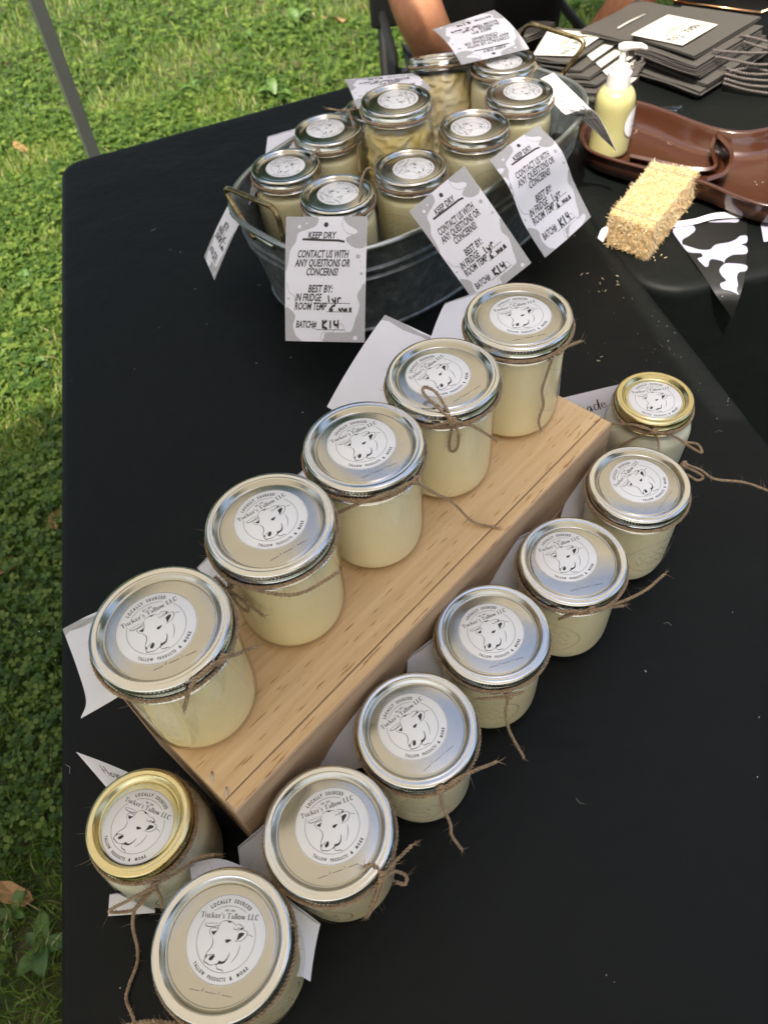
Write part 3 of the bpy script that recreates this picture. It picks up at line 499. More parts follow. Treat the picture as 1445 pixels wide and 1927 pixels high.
def kind(name,R,pf,h,fill,content,lm,bm_,lumpy=False):
    pr=smprof(pf(h)); g=MB(); g.lathe(pr,72,caps=False)
    if name!='tall':
        def on(a,z):
            rr=float(np.interp(z,[q[1] for q in pr][::-1],[q[0] for q in pr][::-1]))+.015; return (rr*math.cos(a),rr*math.sin(a),z)
        zc=-h*.56; g.tube([on(.62*math.cos(t_*.1309),zc+2.1*math.sin(t_*.1309)) for t_ in range(48)],.055,5,True)
        for k_ in range(3): g.tube([on(-.42+.045*i,zc+.9-.8*k_+.28*math.sin(i*1.3+k_)) for i in range(19)],.045,5)
        g.tube([on(math.pi+.5*math.cos(t_*.1309),zc+1.8*math.sin(t_*.1309)) for t_ in range(48)],.05,5,True)
    inner=[(r,z) for r,z in prof_scale(pr,.2) if z<fill and z>-h+.35]; inner=[(inner[0][0]*.02,fill+.0),(inner[0][0]*.9,fill)]+inner+[(inner[-1][0]*.5,-h+.4),(.01,-h+.4)]
    c=MB()
    if lumpy:
        def fn(r,z,a):
            if r<.5: return r
            q=Vector((math.cos(a)*r*.62,math.sin(a)*r*.62,z*.75)); return r-.06-.75*abs(mnoise.noise(q))-.35*abs(mnoise.noise(q*2.7))
        ip=resample([Vector((r,z,0)) for r,z in inner],.22); c.lathe([(p.x,p.y) for p in ip],90,fn,caps=False)
    else: c.lathe(inner,72,caps=False)
    KIND[name]=dict(R=R,h=h,glass=g.mesh('glass_jar',M['glass']),fill=c.mesh('tallow',M[content]),lid=lid_mesh(R,M[lm]),band=band_mesh(R,M[bm_]))
kind('tall',4.35,wide,11.02,-1.9,'tallow','lid','band'); kind('low',4.35,widef,10.35,-1.9,'tallow','lid','band')
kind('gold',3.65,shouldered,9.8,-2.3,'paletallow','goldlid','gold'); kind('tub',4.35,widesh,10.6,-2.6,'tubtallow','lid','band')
kind('chunky',4.35,widesh,13.5,-2.9,'chunk','lid','band',True); kind('oily',4.35,widesh,14.5,-2.2,'chunk','lid','band',True)
# sticker
SR=2.52
mb=MB(); mb.lathe([(0,.014),(SR-.02,.014),(SR,.0)],96,caps=False); stick=mb.mesh('sticker',M['white'])
fl=Flat(); fl.line([(.985*math.cos(a*math.pi/60),.985*math.sin(a*math.pi/60)) for a in range(120)],.010,closed=True)
gr=.725
fl.line([(gr*math.cos(math.radians(a)),gr*math.sin(math.radians(a))) for a in range(146,394,3)],.011); fl.line([(gr*math.cos(math.radians(a)),gr*math.sin(math.radians(a))) for a in range(56,127,3)],.011)
ringmesh=fl.mapped(lambda x,y:(x*SR,y*SR,.020)).mesh('ring_print',M['greyink'],False)
fl=Flat(); cow(fl,k=1.15); serif(fl,"Tucker's Tallow LLC",-.735,.745,.438,.125)
fl.text('EST.',-.125,-.02,.60,.042,bold=.03); fl.text('2023',.01,.115,.60,.042,bold=.03)
def arctext(t,rad,amid,half,h,flip=False,bold=.05):
    v,f,a=text(t,bold); out=[]
    for x,y in v:
        if not flip: an=math.radians(amid+half-2*half*x); r=rad+h*y
        else: an=math.radians(amid-half+2*half*x); r=rad-h*y
        out.append((r*math.cos(an),r*math.sin(an)))
    fl.add(out,f)
arctext('L O C A L L Y',.80,109.5,17.5,.088); arctext('S O U R C E D',.80,69,16.5,.088)
arctext('T A L L O W',.905,231,12.5,.078,True); arctext('P R O D U C T S',.905,265,15,.078,True); arctext('&',.905,288.5,2.2,.078,True); arctext('M O R E',.905,308,9.5,.078,True)
inkmesh=fl.mapped(lambda x,y:(x*SR,y*SR,.021)).mesh('print',M['ink'],False)
fl=Flat()
for x0,x1 in ((-1.35,-.72),(-.38,.30),(.66,1.35)): fl.line([(x0,0),(x1,0)],.028)
fl.line([(-.58,-.02),(-.5,.16)],.028); fl.line([(.45,0),(.5,.12)],.028)
datemesh=fl.mapped(lambda x,y:(x,y,.012)).mesh('date_line',M['ink'],False)
def twine_part(root,base,R,zring,runs,fuzz=5.0,ring=True,ph=0.0,knot=None):
    mb=MB(); bz=Vector(base)
    if ring:
        for k in (0,1):
            mb2=[(math.cos(a*math.pi/12+ph)*(R+.12),math.sin(a*math.pi/12+ph)*(R+.12),zring+(.16 if k else 0)*math.sin(a*.26+k)+.05*math.sin(a)) for a in range(24)]
            rope(mb,mb2,closed=True,fuzz=fuzz*.5,k=4)
    for r in runs: rope(mb,[Vector(p)-bz for p in r],fuzz=fuzz)
    if knot:
        c=Vector(knot)-bz
        for k in range(3): rope(mb,[c+Vector((math.cos(a*1.2+k)*.22,math.sin(a*1.2+k*2)*.2,math.sin(a*1.7+k)*.2)) for a in range(6)],fuzz=1,fray=False)
    return obj('twine',mb.mesh('twine',M['twine']),root)
GR={'tall':'jars standing on the wooden riser','low':'silver-lidded jars in the low front row','gold':'gold-lidded jars beside the riser','tub':'jars packed in the galvanised tub','chunky':'jars packed in the galvanised tub','oily':'jars packed in the galvanised tub'}
def jar(kd,x,y,z,ang,dx,dy,label,runs=(),tilt=None,knot=None,date=True,ring=True):
    K_=KIND[kd]; root=empty('jar',(x,y,z),label,'jar',GR[kd]); 
    g=obj('glass_jar',K_['glass'],root,(0,0,0),(0,0,random.uniform(-2.4,-.9))); obj('tallow',K_['fill'],root)
    l=obj('lid',K_['lid'],root,(0,0,0),(0,0,random.uniform(0,6))); obj('band',K_['band'],root,(0,0,0),(0,0,random.uniform(0,6)))
    a=math.radians(ang); st=obj('sticker',stick,root,(dx,dy,-.30),(0,0,a)); obj('ring_print',ringmesh,st); obj('print',inkmesh,st)
    if date and K_['R']>4:
        lx,ly=-.15,-2.62; obj('date_line',datemesh,root,(lx*math.cos(a)-ly*math.sin(a),lx*math.sin(a)+ly*math.cos(a),-.30),(0,0,a+random.uniform(-.12,.12)))
    twine_part(root,(x,y,z),K_['R'],-1.12,runs,knot=knot,ph=random.uniform(0,6),ring=ring)
    if tilt: root.rotation_euler=tilt
    return root
jar('tall',-14.31,24.76,22.9,27,-.27,.02,'tall silver-lidded jar of cream tallow, nearest of the five on the wooden riser',
 [[(-10.34,22.37,22.21),(-10.92,21.59,22.93),(-11.73,20.89,22.99),(-12.36,20.54,22.27),(-13.31,20.45,19.96)],[(-11.49,21.08,23.01),(-10.44,22.21,22.41),(-9.95,23.50,20.50),(-8.99,24.13,20.00)],[(-9.99,23.05,21.71),(-10.70,21.86,22.61),(-11.89,20.81,22.85)]],knot=(-10.46,22.17,22.48))
jar('tall',-7.61,31.76,22.9,30,.03,.41,'tall silver-lidded jar second along the riser, twine knot tucked behind the nearest jar',
 [[(-11.44,28.79,21.50),(-10.78,28.31,20.50),(-10.11,28.09,19.50),(-8.96,27.56,18.04)],[(-11.02,28.43,21.00),(-10.51,28.25,18.50),(-9.95,28.03,18.04),(-9.86,27.97,19.50)],[(-3.24,27.95,21.70),(-6.06,26.72,21.50),(-8.75,27.27,21.71),(-10.64,28.25,21.84)]],knot=(-10.63,28.18,20.80))
jar('tall',-.9,37.82,22.9,23,-.14,.31,'tall silver-lidded jar in the middle of the riser, long twine end lying on the wood',
 [[(2.44,34.60,22.10),(0.79,33.48,22.40),(-0.89,33.18,22.21),(-2.32,33.40,21.32),(-3.68,33.92,20.00)],[(2.43,34.59,21.93),(3.77,37.10,17.50),(5.55,38.15,14.50),(7.13,37.58,12.40),(8.99,36.94,12.10)]],knot=(2.43,34.59,21.99))
jar('tall',5.64,44.05,22.9,38,-.33,.31,'tall silver-lidded jar fourth along the riser with a twine bow looped over its lid',
 [[(5.66,39.40,22.50),(4.80,40.15,23.20),(3.88,41.45,23.60),(4.09,42.21,23.50),(4.80,41.62,23.40),(5.26,40.41,23.20),(5.66,39.40,22.50)],[(5.78,39.40,22.31),(5.49,39.63,20.02),(5.61,39.63,18.93),(6.10,39.65,19.31),(6.14,39.41,21.12),(5.86,39.42,22.28)],[(5.66,39.39,22.51),(4.31,39.58,22.04),(2.83,40.35,21.22)],[(5.86,39.41,22.46),(7.42,39.76,21.18),(9.16,40.24,19.00)]],knot=(5.74,39.42,22.41))
jar('tall',12.66,50.05,22.9,11,.19,.25,'tall silver-lidded jar at the far end of the riser with twine hanging down its glass',
 [[(14.60,45.85,21.70),(15.66,46.50,21.91),(17.37,47.91,21.20)],[(14.52,45.79,21.59),(14.30,45.97,19.80),(14.04,45.86,18.19),(14.36,45.97,16.40),(14.07,45.86,14.78),(14.43,46.02,13.25)]],knot=(15.15,46.13,21.92))
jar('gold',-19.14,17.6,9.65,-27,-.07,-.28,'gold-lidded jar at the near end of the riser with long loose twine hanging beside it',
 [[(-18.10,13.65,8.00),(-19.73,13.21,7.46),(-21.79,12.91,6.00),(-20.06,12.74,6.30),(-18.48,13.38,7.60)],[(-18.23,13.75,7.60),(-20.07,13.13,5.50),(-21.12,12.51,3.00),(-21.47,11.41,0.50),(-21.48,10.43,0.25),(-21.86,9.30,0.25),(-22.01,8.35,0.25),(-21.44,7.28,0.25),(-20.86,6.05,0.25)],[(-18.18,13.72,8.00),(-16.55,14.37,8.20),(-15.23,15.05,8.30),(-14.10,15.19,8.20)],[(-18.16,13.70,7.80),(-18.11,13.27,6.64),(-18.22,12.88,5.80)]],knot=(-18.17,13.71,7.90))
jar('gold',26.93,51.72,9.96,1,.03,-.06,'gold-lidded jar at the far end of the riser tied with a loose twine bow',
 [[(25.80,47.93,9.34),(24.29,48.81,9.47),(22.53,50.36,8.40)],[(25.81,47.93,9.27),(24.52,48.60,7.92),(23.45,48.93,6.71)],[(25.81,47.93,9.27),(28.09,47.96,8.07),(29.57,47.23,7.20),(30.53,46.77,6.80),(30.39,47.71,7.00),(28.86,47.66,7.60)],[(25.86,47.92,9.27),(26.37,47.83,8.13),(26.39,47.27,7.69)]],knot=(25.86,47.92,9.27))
jar('low',-12.93,9.42,10.35,-9,.25,.23,'large-looking silver-lidded jar nearest the viewer at the bottom of the picture',
 [[(-15.95,5.68,8.60),(-17.64,5.96,8.40),(-19.13,5.92,8.00)],[(-13.66,4.82,8.60),(-15.62,5.54,8.60),(-16.95,5.75,8.50)]],knot=(-16.93,5.54,8.50))
jar('low',-6.05,15.37,10.35,14,.26,.31,'silver-lidded low jar with a looped twine bow on its right, second in the front row',
 [[(-2.73,12.13,10.14),(-3.16,12.79,10.50),(-3.80,12.77,10.60)],[(-2.73,12.13,10.13),(-2.01,12.68,8.80),(-1.29,12.46,8.30),(-1.42,12.02,8.00),(-1.96,12.20,8.00)],[(-2.80,12.07,10.18),(-1.82,13.14,9.50),(-0.64,14.01,9.50)],[(-2.70,12.18,9.64),(-3.26,11.48,7.50),(-4.23,10.71,6.00)],[(-2.88,11.99,10.13),(-3.51,11.50,7.50),(-3.94,11.02,6.60)]],knot=(-2.73,12.14,10.12))
jar('low',.55,21.65,10.35,32,-.27,.23,'silver-lidded low jar third in the front row, one twine end reaching right over the cloth',
 [[(1.62,17.14,10.09),(1.73,17.09,7.00),(2.20,16.48,4.50),(2.25,16.06,3.00),(2.88,15.40,1.50)],[(1.62,17.14,10.10),(3.18,17.84,10.18),(5.93,19.16,8.60)]],knot=(1.66,17.15,10.15))
jar('low',7.2,28.52,10.35,17,-.06,.18,'silver-lidded low jar fourth in the front row with a single twine tail pointing down',
 [[(8.75,23.91,9.10),(7.14,23.73,9.00),(5.49,23.99,8.60)],[(7.52,23.61,8.80),(7.38,23.19,7.00),(7.79,22.68,4.50),(8.87,21.76,1.50)]],knot=(7.66,23.75,9.00))
jar('low',14.77,34.23,10.35,14,-.41,.56,'silver-lidded low jar fifth in the front row with a bunched twine bow facing the viewer',
 [[(15.07,29.61,9.81),(13.36,29.81,9.85),(12.05,30.48,9.41)],[(15.07,29.61,9.81),(17.98,30.58,9.00),(20.22,31.51,8.80),(22.13,32.79,8.80)],[(12.81,30.00,8.40),(14.63,29.60,9.92),(18.09,30.42,8.60)]],knot=(15.12,29.60,9.97))
jar('low',22.26,41.31,10.35,43,.16,.42,'silver-lidded low jar farthest in the front row, twine running off to the right',
 [[(27.08,43.50,9.10),(28.44,43.75,8.00),(29.53,43.74,7.00),(28.91,43.38,7.00),(27.70,43.41,8.00)],[(27.15,43.79,9.20),(29.33,44.12,7.50),(31.04,44.04,6.00),(34.67,44.80,4.00),(37.57,44.41,2.50)]],knot=(27.20,43.65,9.20))
TB=[('tub',-7.35,95.2,14.21,6,-.03,.12,'silver-lidded jar at the left end of the tub behind the wire handle'),('tub',-1.6,101.6,15.11,34,-.3,.69,'silver-lidded jar in the back left of the tub, behind the left-end jar'),
('chunky',7.23,97.89,19.48,-86,.28,.49,'taller jar of lumpy white tallow standing highest in the middle of the tub'),('tub',-1.2,85.86,14.98,129,.11,.38,'silver-lidded jar at the front left of the tub, above the upright white tag'),
('tub',7.93,89.34,15.36,62,.29,-.09,'silver-lidded jar at the front middle of the tub, tied to the tilted tag'),('tub',16.7,96.01,16.19,106,-.45,.12,'silver-lidded jar at the front right of the tub, tied to the curled tag'),
('tub',23.69,102.79,16.53,-84,.5,.44,'silver-lidded jar at the right end of the tub'),('tub',23.26,111.9,16.9,43,-.04,-.16,'silver-lidded jar at the far right corner of the tub, before the sunlit tag'),('tub',5.4,107.3,14.6,20,0,0,'silver-lidded jar mostly hidden behind the tall lumpy jar, a tag lying over its lid')]
TR={0:[[(-3.46,94.19,12.90),(-4.09,95.84,14.20),(-2.56,97.72,15.00)]],1:[[(1.36,104.36,16.00),(1.89,101.01,14.40),(1.96,97.77,13.20),(1.90,95.37,12.20)],[(2.84,105.33,15.40),(0.64,104.53,15.80),(-1.28,105.17,16.00)]],3:[[(-0.19,83.42,13.60),(-1.49,82.56,13.60),(-2.78,82.03,13.40)],[(1.36,84.26,15.40),(1.80,86.40,15.80),(2.60,88.16,16.20),(3.43,88.86,15.60)]],4:[[(3.40,88.19,14.30),(6.60,85.25,14.00),(10.89,85.21,13.50)]],5:[[(14.00,92.51,14.80),(18.58,92.25,14.60),(21.78,93.24,14.00)]]}
for i,a in enumerate(TB): jar(a[0],*a[1:7],a[7],TR.get(i,()),date=False)
# tall tilted jar at the back
j9=jar('oily',15.2,116.8,16.3,95,0,0,'tall jar of golden tallow leaning away at the back of the tub',[],tilt=(-.33,.03,.1),date=False)

# ---------------------------------------------------------------- galvanised tub
TU=dict(cx=9.6,cy=98.2,a=25.9,b=14.2,ang=.705,n=2.9,h=13.6)
tub=empty('galvanised_tub',(TU['cx'],TU['cy'],0),'oval galvanised metal tub with wire handles packed with lidded jars','tub',None,(0,0,TU['ang']))
def se(s,z,off=0,N=140,wob=0):
    o=[]
    for i in range(N):
        t_=2*math.pi*i/N; c=math.cos(t_); s_=math.sin(t_); n_=TU['n']; x=(TU['a']*s+off)*math.copysign(abs(c)**(2/n_),c); y=(TU['b']*s+off)*math.copysign(abs(s_)**(2/n_),s_); o.append((x,y,z))
    return o
def loft(rings,cap0=True,cap1=False):
    mb=MB(); N=len(rings[0]); V=[p for r in rings for p in r]; F=[(k*N+i,k*N+(i+1)%N,(k+1)*N+(i+1)%N,(k+1)*N+i) for k in range(len(rings)-1) for i in range(N)]
    if cap0: F.append(tuple(range(N)))
    if cap1: F.append(tuple((len(rings)-1)*N+i for i in range(N)))
    return mb.add(V,F)
h=TU['h']; sc=lambda z:.885+.115*z/h
rg=[se(sc(.9),.9,-.2),se(sc(.9),.9),se(sc(0),0,.15),se(sc(0),.1,.3),se(sc(.4),.4,.3),se(sc(.6),.6,.05)]
for z,o in ((2,0),(6.0,0),(8.3,0),(8.55,.36),(8.8,.36),(9.05,0),(9.6,0),(9.85,.36),(10.1,.36),(10.35,0),(12.6,0),(13.2,.05)): rg.append(se(sc(z),z,o))
rg+= [se(sc(13.2),13.2,-.12),se(sc(10),10,-.15),se(sc(4),4,-.15),se(sc(1),1,-.15)]
obj('tub_wall',loft(rg,True,True).mesh('tub_wall',M['galv'],True,45),tub)
mb=MB(); mb.tube(se(1,13.35,.22),.38,8,True); obj('rolled_rim',mb.mesh('rolled_rim',M['galvrim']),tub)
# vertical seam and floor riser the jars stand on
obj('seam',loft([[(x,-TU['b']*sc(z)-.05*(1 if k else -1),z) for x,k in ((-.5,0),(-.5,1),(.5,1),(.5,0))] for z in (.7,13)],False).mesh('seam',M['galv'],False),tub)
obj('tub_floor',loft([se(.8,.9),se(.8,3.6)],True,True).mesh('tub_floor',M['galv'],False),tub)
def w2t(p):
    q=Vector((p[0]-TU['cx'],p[1]-TU['cy'],p[2])); return Matrix.Rotation(-TU['ang'],3,'Z')@q
def bend(P,r=1.6):
    P=[Vector(p) for p in P]; out=[P[0]]
    for i in range(1,len(P)-1):
        a=(P[i-1]-P[i]); b=(P[i+1]-P[i]); k=min(r,a.length*.4,b.length*.4); p0=P[i]+a.normalized()*k; p1=P[i]+b.normalized()*k
        for j in range(5): t_=j/4; out.append(p0*(1-t_)**2+P[i]*2*t_*(1-t_)+p1*t_*t_)
    out.append(P[-1]); return out
def handle(pts,sleeve):
    mb=MB(); mb.tube(bend([w2t(p) for p in pts]),.33,8); hd=obj('handle',mb.mesh('handle',M['brass']),tub)
    mb=MB(); a,b=[w2t(p) for p in sleeve]; mb.tube([a,a.lerp(b,.5),b],.48,10); obj('handle_sleeve',mb.mesh('handle_sleeve',M['galvrim']),tub)
handle([(-11.41,82.78,12.30),(-12.39,84.87,12.60),(-14.48,87.32,16.60),(-8.00,80.07,17.20),(-7.78,80.16,11.90),(-8.94,80.89,12.00)],[(-12.35,84.57,12.50),(-9.10,80.71,12.20)])
handle([(31.15,113.24,12.60),(32.20,114.22,12.80),(35.05,112.97,17.40),(28.11,120.00,18.00),(27.32,123.61,12.80),(28.36,121.93,12.60)],[(30.85,114.15,12.40),(28.33,121.70,12.40)])

# ---------------------------------------------------------------- paper tags
def grid(rows,nu=8,nv=8,bend_=0,axis='v'):
    """rows: list of rows of 3-D control points (>=2x2); returns surface function S(u,v)->(point,normal)"""
    R=[[Vector(p) for p in r] for r in rows]
    def cr(P,t_):
        n=len(P)
        if n==2: return P[0].lerp(P[1],t_)
        x=t_*(n-1); i=min(n-2,int(max(0,x))); f=x-i; p1,p2=P[i],P[i+1]; p0=P[i-1] if i>0 else p1*2-p2; p3=P[i+2] if i+2<n else p2*2-p1
        return .5*((2*p1)+(-p0+p2)*f+(2*p0-5*p1+4*p2-p3)*f*f+(-p0+3*p1-3*p2+p3)*f**3)
    nn=(R[0][-1]-R[0][0]).cross(R[-1][0]-R[0][0]).normalized()*-1
    def pos(u,v):
        q=cr([cr(r,u) for r in R],v); t_=v if axis=='v' else u
        return q+nn*bend_*4*t_*(1-t_)
    def Sf(u,v,off=0):
        e=.01; p=pos(u,v); a=pos(u+e,v)-pos(u-e,v); b=pos(u,v-e)-pos(u,v+e); n=a.cross(b).normalized(); return p+n*off
    return Sf
def sheet(Sf,th=.035,nu=17,nv=25,m='paper',name='paper_sheet'):
    mb=MB(); V=[];F=[]
    for s in (th/2,-th/2):
        for j in range(nv):
            for i in range(nu): V.append(Sf(i/(nu-1),j/(nv-1),s))
    n=nu*nv
    for j in range(nv-1):
        for i in range(nu-1):
            a=j*nu+i; F.append((a,a+nu,a+nu+1,a+1)); F.append((n+a,n+a+1,n+a+nu+1,n+a+nu))
    for i in range(nu-1): F.append((i,i+1,n+i+1,n+i)); k=(nv-1)*nu; F.append((k+i,n+k+i,n+k+i+1,k+i+1))
    for j in range(nv-1): a=j*nu; F.append((a,n+a,n+a+nu,a+nu)); a=j*nu+nu-1; F.append((a,a+nu,n+a+nu,n+a))
    mb.add(V,F); return mb.mesh(name,M[m],True,40)
def tagart(full=True,hw='6 mos'):
    g=Flat()   # grey corner shapes, x right, y down 0..1 ; drawn y measured downwards
    A_=1.5
    def poly(pts): g.poly([(min(1,max(0,x)),min(1,max(0,y))) for x,y in sm2(pts,4,True)])
    poly([(0,0),(.28,0),(.40,.01),(.38,.07),(.28,.10),(.16,.13),(.13,.20),(.06,.27),(.04,.36),(0,.42)])
    poly([(.72,0),(1,0),(1,.20),(.95,.25),(.83,.24),(.75,.19),(.77,.16),(.88,.13),(.86,.10),(.76,.06)])
    poly([(1,.55),(.93,.58),(.90,.63),(.93,.70),(.90,.78),(.88,.81),(.84,.90),(.78,.92),(.52,.93),(.49,.97),(.50,1),(1,1)])
    poly([(0,.74),(.08,.75),(.13,.80),(.10,.87),(.13,.95),(.2,1),(0,1)])
    for x,y,r in ((.9,.315,.028),(.945,.45,.018),(.04,.655,.014),(.045,.71,.007),(.93,.35,.006),(.95,.40,.006)): g.poly([(x+r*math.cos(a*.628),y+r*math.sin(a*.628)/A_) for a in range(10)])
    w_=Flat()
    for x,y,r in ((.17,.08,.022),(.26,.055,.012),(.88,.965,.028)): w_.poly([(x+r*math.cos(a*.628),y+r*math.sin(a*.628)/A_) for a in range(10)])
    for l in ([(.34,.0),(.33,.06),(.25,.10),(.14,.13),(.07,.18),(0,.22)],[(.70,.02),(.70,.08),(.76,.13),(.84,.145)],[(.02,.52),(.05,.6),(.12,.64),(.13,.75)],[(.44,.99),(.47,.93),(.60,.92),(.66,.86),(.72,.86),(.78,.93),(.95,.925)]): g.line(sm2(l,5),.006)
    k=Flat(); sh=.28
    def T(t_,x0,x1,y,h=.052):
        v,f,a=text(t_,.028,0); k.add([(x0+(x1-x0)*p+h*q*.25,y-h*q) for p,q in v],f)
    T('KEEP DRY',.28,.62,.172); k.line([(.21,.18),(.45,.186),(.66,.19),(.73,.20)],.018)
    T('CONTACT US WITH',.15,.775,.325,.060); T('ANY QUESTIONS OR',.12,.80,.396,.060); T('CONCERNS!',.26,.65,.467,.060)
    T('BEST BY:',.29,.59,.602,.060); T('IN FRIDGE',.13,.45,.672,.060); T('ROOM TEMP',.12,.515,.743,.060); T('BATCH#',.135,.39,.888,.056)
    for x0,x1,y in ((.46,.81,.688),(.52,.84,.757),(.385,.74,.902)): k.line([(x0,y),(x1,y)],.005)
    hh=Flat(); hand(hh,'1yr',.52,.71,.683,-.062,.017); hand(hh,hw,.55,.85,.752,-.042,.017); hand(hh,'K14',.46,.68,.897,-.072,.021)
    return g,w_,k,hh
def paper_tag(rows,label,bend_=0,axis='v',printed=True,hole=None,group='white instruction tags tied to the jars',writing=None,back=False):
    Sf=grid(rows,bend_=bend_,axis=axis); c=Sf(.5,.5)
    base=Vector(c); S2=lambda u,v,o=0: Sf(u,v,o)-base
    root=empty('paper_tag',tuple(base),label,'tag',group)
    obj('paper_sheet',sheet(S2),root)
    if printed:
        g,w_,k,hh=tagart()
        for fl,nm,mt,o in ((g,'grey_pattern','blob',.030),(w_,'white_dot','paper',.036),(k,'lettering','tagink',.036),(hh,'handwriting','marker',.042)):
            oo=obj(nm,fl.mapped(lambda x,y:tuple(S2(x,y,o if not back else -o))).mesh(nm,M[mt],False),root)
            if nm=='white_dot': oo['kind']='stuff'
        mb=Flat(); mb.poly([(.5+.028*math.cos(a*.52),.065+.02*math.sin(a*.52)) for a in range(12)]); obj('punched_hole',mb.mapped(lambda x,y:tuple(S2(x,y,.045))).mesh('punched_hole',M['ink'],False),root)
    elif not writing:
        f=Flat(); f.poly([(.0,.0),(.3,.0),(.55,.02),(.95,.0),(1,.0),(1,.02),(.8,.055),(.6,.045),(.35,.06),(.1,.04),(0,.06)])
        obj('grey_pattern',f.mapped(lambda x,y:tuple(S2(x,y,.030))).mesh('grey_pattern',M['blob'],False),root)
    if writing:
        f=Flat()
        for t_,x0,x1,y,hh_ in writing: hand(f,t_,x0,x1,y,-hh_,.014)
        obj('handwriting',f.mapped(lambda x,y:tuple(S2(x,y,.035))).mesh('handwriting',M['marker'],False),root)
    return root
def q2(q): return [[q[0],q[1]],[q[3],q[2]]]
paper_tag(q2([(-6.90,77.87,17.35),(1.87,75.83,17.53),(0.03,67.11,7.78),(-8.74,69.15,7.61)]),'upright white tag hanging flat on the front left of the tub',.25)
paper_tag(q2([(6.47,77.50,16.54),(12.84,79.76,19.78),(19.52,73.54,10.99),(13.15,71.28,7.75)]),'tilted white tag on the front of the tub, left of the curled one',.3)
paper_tag([[(17.20,88.01,15.60),(20.60,90.66,16.20),(23.98,93.05,16.60)],[(18.83,84.14,14.20),(22.72,87.04,14.80),(26.06,89.32,15.20)],[(20.66,83.00,10.00),(24.53,86.17,10.60),(28.07,88.80,11.00)],[(23.33,81.62,5.80),(26.80,84.08,6.60),(30.12,86.79,7.40)]],'curled white tag on the front right of the tub, nearest the straw bale')
paper_tag(q2([(-11.92,97.00,13.40),(-10.14,94.97,13.00),(-18.70,88.73,3.20),(-20.01,92.82,4.20)]),'white tag seen nearly edge-on hanging off the left end of the tub',.5)
paper_tag(q2([(-9.83,105.67,13.00),(-5.91,104.89,14.00),(-3.80,99.50,13.00),(-10.43,100.86,12.00)]),'blank back of a tag poking out behind the two left jars of the tub',0,printed=False)
paper_tag(q2([(12.68,106.57,16.30),(2.52,103.63,16.20),(1.43,111.21,16.80),(10.46,109.85,17.20)]),'upside-down white tag lying over the lid behind the tall lumpy jar',.3)
paper_tag(q2([(26.83,112.52,17.50),(17.21,110.23,17.40),(14.16,116.33,19.80),(22.83,117.86,20.80)]),'bright sunlit white tag upside down at the far side of the tub',.6)
paper_tag([[(36.93,101.91,8.00),(32.14,101.91,12.50),(28.92,100.04,14.40),(26.46,105.80,16.20)],[(37.13,100.53,8.00),(34.00,100.37,13.00),(31.73,99.80,15.20),(28.56,105.23,17.20)]],'white tag curling down in front of the pump bottle',0)
paper_tag(q2([(2.39,64.08,13.51),(8.29,57.43,14.16),(1.36,50.75,8.73),(-4.54,57.41,8.08)]),'large blank lavender-white tag behind the fourth jar of the riser',.35,printed=False)
paper_tag(q2([(8.71,65.48,13.00),(14.98,67.21,13.40),(11.42,54.23,17.00),(5.83,55.68,16.00)]),'blank grey-white tag behind the farthest riser jar',.2,printed=False)
paper_tag([[(-25.49,31.71,12.60),(-22.96,31.78,14.00),(-19.91,31.23,16.00)],[(-23.40,27.63,13.40),(-20.81,27.44,14.80),(-18.36,27.49,16.50)],[(-22.31,25.00,13.60),(-20.40,24.85,15.00),(-17.71,24.73,17.00)],[(-22.85,24.07,12.80),(-20.43,24.05,14.60),(-18.18,24.00,16.40)]],'blank curved tag sticking out left of the nearest riser jar',printed=False)
paper_tag(q2([(-14.36,33.56,16.00),(-12.80,35.46,16.00),(-10.16,31.80,17.00),(-12.05,30.69,17.00)]),'tag corner showing between the two nearest riser jars',printed=False)
paper_tag(q2([(-6.58,41.68,16.00),(-5.19,43.10,16.00),(-2.71,39.84,17.00),(-4.46,38.47,17.00)]),'tag corner showing between the second and third riser jars',printed=False)
paper_tag([[(-26.17,24.83,5.40),(-23.41,23.40,6.00),(-20.35,21.63,7.00)],[(-23.16,21.57,6.00),(-21.13,20.30,6.80),(-19.26,19.14,7.40)]],'tag with handwriting Honey poking out left of the gold lid at the near end',printed=False,writing=[('Hone',.30,.78,.46,.28)])
paper_tag(q2([(-23.89,15.24,0.80),(-20.53,15.29,0.80),(-20.29,13.59,0.80),(-23.81,13.74,0.80)]),'white tag corner lying on the cloth under the near gold-lidded jar',printed=False)
paper_tag([[(-16.17,15.05,7.00),(-14.00,15.10,7.40),(-11.57,14.11,7.00)],[(-14.78,10.69,8.00),(-13.35,10.82,8.20),(-10.97,10.30,8.00)]],'tag edge standing between the near gold-lidded jar and the nearest silver jar',printed=False)
paper_tag(q2([(-9.72,12.62,5.50),(-7.59,11.02,4.00),(-8.54,7.77,3.00),(-10.92,9.14,5.50)]),'blank tag sticking out right of the nearest silver-lidded jar',-.2,printed=False)
paper_tag(q2([(-12.74,15.78,7.20),(-10.05,17.72,7.20),(-9.69,13.89,4.00),(-13.00,13.54,4.00)]),'tag behind the second front-row jar at the near riser corner',printed=False)
for q,l in (([(-6.41,22.75,9.00),(-2.41,25.72,9.00),(-2.90,21.22,5.00),(-7.19,20.89,5.00)],'third'),([(0.54,28.17,8.40),(4.14,30.51,8.40),(3.59,26.77,4.50),(-0.27,26.32,4.50)],'fourth'),([(8.83,37.03,9.00),(13.00,38.69,9.00),(12.23,34.99,5.00),(7.26,34.57,5.00)],'fifth'),([(17.49,44.81,8.40),(21.39,46.72,8.40),(20.53,42.82,4.00),(15.43,41.04,4.00)],'farthest')):
    paper_tag(q2(q),'shaded blank tag leaning on the riser behind the %s front-row jar'%l,.15,printed=False)
